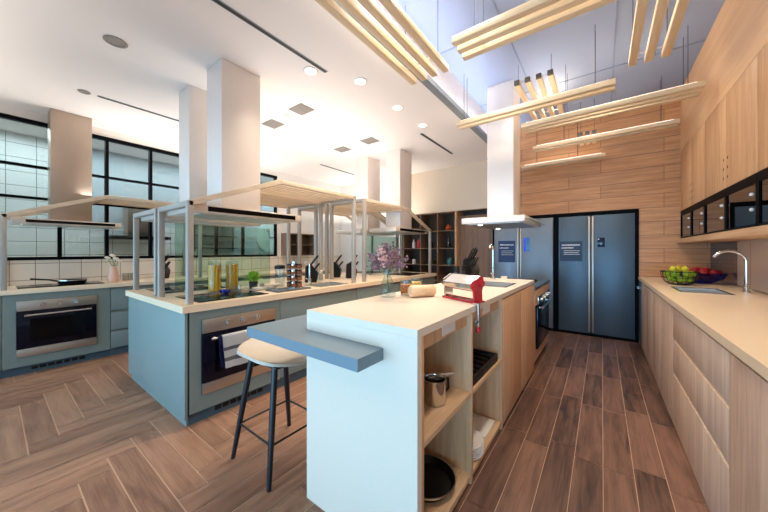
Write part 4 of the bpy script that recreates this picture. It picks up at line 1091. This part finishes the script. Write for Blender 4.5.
# ------------------------------------------------------------------ fruit
ZC = CT
def wire_bowl(label, x, y, z, rad, h, m):
    r = thing('fruit_bowl', label, 'bowl', (x, y, z))
    w = MB(); P = lambda q: (rad*(.42+.58*math.sin(q*PI/2)), .004+h*(1-math.cos(q*PI/2)))
    for k in range(20):
        a = 2*PI*k/20; w.tube([(x+P(q/6)[0]*math.cos(a), y+P(q/6)[0]*math.sin(a), z+P(q/6)[1]) for q in range(7)], .0022, 5)
    for q in (0, 2, 4): w.tube([(x+P(q/6)[0]*math.cos(2*PI*k/32), y+P(q/6)[0]*math.sin(2*PI*k/32), z+P(q/6)[1]) for k in range(33)], .0022, 5)
    w.build('wire_basket', m, r)
    MB().tube([(x+rad*math.cos(2*PI*k/40), y+rad*math.sin(2*PI*k/40), z+.004+h) for k in range(41)], .005, 8).build('rim', m, r)
    MB().cyl((x, y, z+.0005), (x, y, z+.005), rad*.43, seg=28).build('base', m, r)
    return r
GB = (.668, 4.42); RB = (.885, 4.76)
wire_bowl('dark wire bowl heaped with green apples and lemons', *GB, ZC, .15, .135, 'black')
r = thing('fruit_bowl', 'wide cobalt glass bowl of red apples', 'bowl', (*RB, ZC))
MB().lathe([(0, ZC+.0005), (.09, ZC+.0005), (.095, ZC+.006), (.17, ZC+.05), (.212, ZC+.12), (.207, ZC+.12), (.165, ZC+.053), (.09, ZC+.012), (0, ZC+.01)], (*RB, 0), 44).build('glass_body', 'blue_glass', r)
def apple(m, x, y, z, rad, label, group, cat='apple', name='apple', sc=(1, 1, .9), stem=True):
    prof = []
    for k in range(13):
        a = PI*k/12; q = math.sin(a); zz_ = -math.cos(a)
        dip = .18*math.exp(-(q/.28)**2)
        prof.append((rad*q*(1 if name == 'apple' else .9), rad*(zz_*sc[2]-(dip if zz_ > 0 else -dip*.5)*(1 if name == 'apple' else -.8))))
    r = thing(name, label, cat, (x, y, z-rad), group)
    MB().lathe([(max(a, 0) if 0 < i < 12 else 0, z+b) for i, (a, b) in enumerate(prof)], (x, y, 0), 20).build('fruit', m, r)
    if stem: MB().tube([(x, y, z+rad*.62), (x+.004, y, z+rad*1.0)], .0018, 5).build('stem', 'stem', r)
    return r
gpos = [(-.065, -.038, .06), (0, -.075, .06), (.065, -.038, .06), (.065, .038, .06), (0, .075, .06), (-.065, .038, .06), (0, 0, .045), (-.045, -.078, .118), (.045, -.078, .118), (.09, 0, .118), (-.09, 0, .118)]
gl = ['facing the refrigerators', 'at the near side of the wire bowl', 'at the near wall side of the wire bowl', 'at the wall side of the wire bowl', 'at the far side of the wire bowl', 'at the far aisle side of the wire bowl', 'at the bottom centre of the wire bowl',
      'on top at the near aisle side', 'on top at the near wall side', 'on top towards the red apples', 'on top towards the aisle']
for (dx, dy, dz), l in zip(gpos, gl): apple('apple_g', GB[0]+dx, GB[1]+dy, ZC+dz, .037, 'green apple ' + l, 'green apples in the wire bowl')
for dx, dy, l in ((-.05, -.0, 'on the aisle side of the heap'), (.04, -.005, 'on the wall side of the heap'), (0, .075, 'behind the others on the heap')):
    apple('apple_y', GB[0]+dx, GB[1]+dy, ZC+.165, .034, 'yellow lemon ' + l, 'lemons in the wire bowl', 'lemon', 'lemon', (1, 1, .95), False)
rp = []
for k in range(5): rp.append((.075*math.cos(k*1.2566+.3), .075*math.sin(k*1.2566+.3), .058))
for k in range(8): rp.append((.128*math.cos(k*.7854), .128*math.sin(k*.7854), .118))
for k in range(4): rp.append((.052*math.cos(k*1.57+.4), .052*math.sin(k*1.57+.4), .142))
for k, (dx, dy, dz) in enumerate(rp):
    side = 'towards the faucet' if dy < -.04 else ('towards the end wall' if dy > .04 else ('towards the wall' if dx > 0 else 'towards the aisle'))
    lev = 'in the bottom layer' if k < 5 else ('in the outer ring' if k < 13 else 'on top of the heap')
    apple('apple_r', RB[0]+dx, RB[1]+dy, ZC+dz, .042, f'red apple {lev} of the cobalt bowl {side}', 'red apples in the cobalt bowl')

# ------------------------------------------------------------------ light
def area(name, loc, rot, sx, sy, e, c, spread=PI):
    l = bpy.data.lights.new(name, 'AREA'); l.shape = 'RECTANGLE'; l.size = sx; l.size_y = sy; l.energy = e; l.color = c; l.spread = spread
    o = bpy.data.objects.new(name, l); COL.objects.link(o); o.location = loc; o.rotation_euler = rot; return o
WARM = (1.0, .86, .70); COOL = (.30, .66, 1.0)
# ceiling downlights
def down(x, y, e, ang=2.2, c=WARM, z=HC-.03):
    l = bpy.data.lights.new('spot_beam', 'SPOT'); l.energy = e; l.spot_size = ang; l.spot_blend = 1; l.shadow_soft_size = .12; l.color = c
    o = bpy.data.objects.new('spot_beam', l); COL.objects.link(o); o.location = (x, y, z)
for x, y in ((-1.92, 2.19), (-1.92, 2.85), (-1.92, 3.45), (-2.18, 1.79), (-3.9, 3.42)): down(x, y, 55)
# daylight through the open glazed front
area('front_daylight', (-2.2, Y0-.1, .75), (PI/2, 0, 0), 6.6, 1.3, 58, COOL, 1.7)
# fill lights without fittings, added at canopy height to brighten the lowered ceiling
for x, y, sx, sy, e in ((-3.15, 2.8, .9, 2.1, 16), (-5.15, 2.0, .5, 2.6, 20), (-4.2, 5.15, 2.2, .4, 12)):
    area('ceiling_fill', (x, y, 2.0), (PI, 0, 0), sx, sy, e, (1, .94, .89))
area('front_ceiling_fill', (-3.2, -1.1, 1.7), (PI, 0, 0), 4.4, .7, 36, (1, .95, .9), 2.0)  # added fill behind the camera, brightens the near part of the ceiling
# added warm spots without fittings, brightening the timber island and the aisle
for x, y in ((-.9, 1.9), (-.9, 3.1), (-.05, 1.2), (-.05, 2.6), (0, 3.9), (-.5, 4.4)): down(x, y, 60, 2.5, (1, .86, .70), HV-.03)
# unseen area light added to brighten the room past the partition
area('room_fill', (-6.1, 1.6, HC-.03), (0, 0, 0), .6, 6, 100, (1, .98, .92))
w = bpy.data.worlds.new('world'); SC.world = w; w.use_nodes = True
bg = w.node_tree.nodes['Background']; bg.inputs[0].default_value = (.74, .88, 1, 1); bg.inputs[1].default_value = .42

# ------------------------------------------------------------------ camera
cam = bpy.data.cameras.new('camera'); co = bpy.data.objects.new('camera', cam); COL.objects.link(co)
cam.sensor_width = 36; cam.lens = 36*293.5/768; cam.shift_y = -5/768; cam.clip_start = .02
co.location = (0, 0, 1.3); co.rotation_euler = (PI/2, 0, math.radians(36.6))
SC.camera = co
SC.view_settings.view_transform = 'Standard'; SC.view_settings.look = 'None'; SC.view_settings.gamma = 1
SC.view_settings.use_curve_mapping = False; SC.view_settings.exposure = .42
SC.cycles.max_bounces = 10; SC.cycles.transparent_max_bounces = 24; SC.cycles.diffuse_bounces = 5
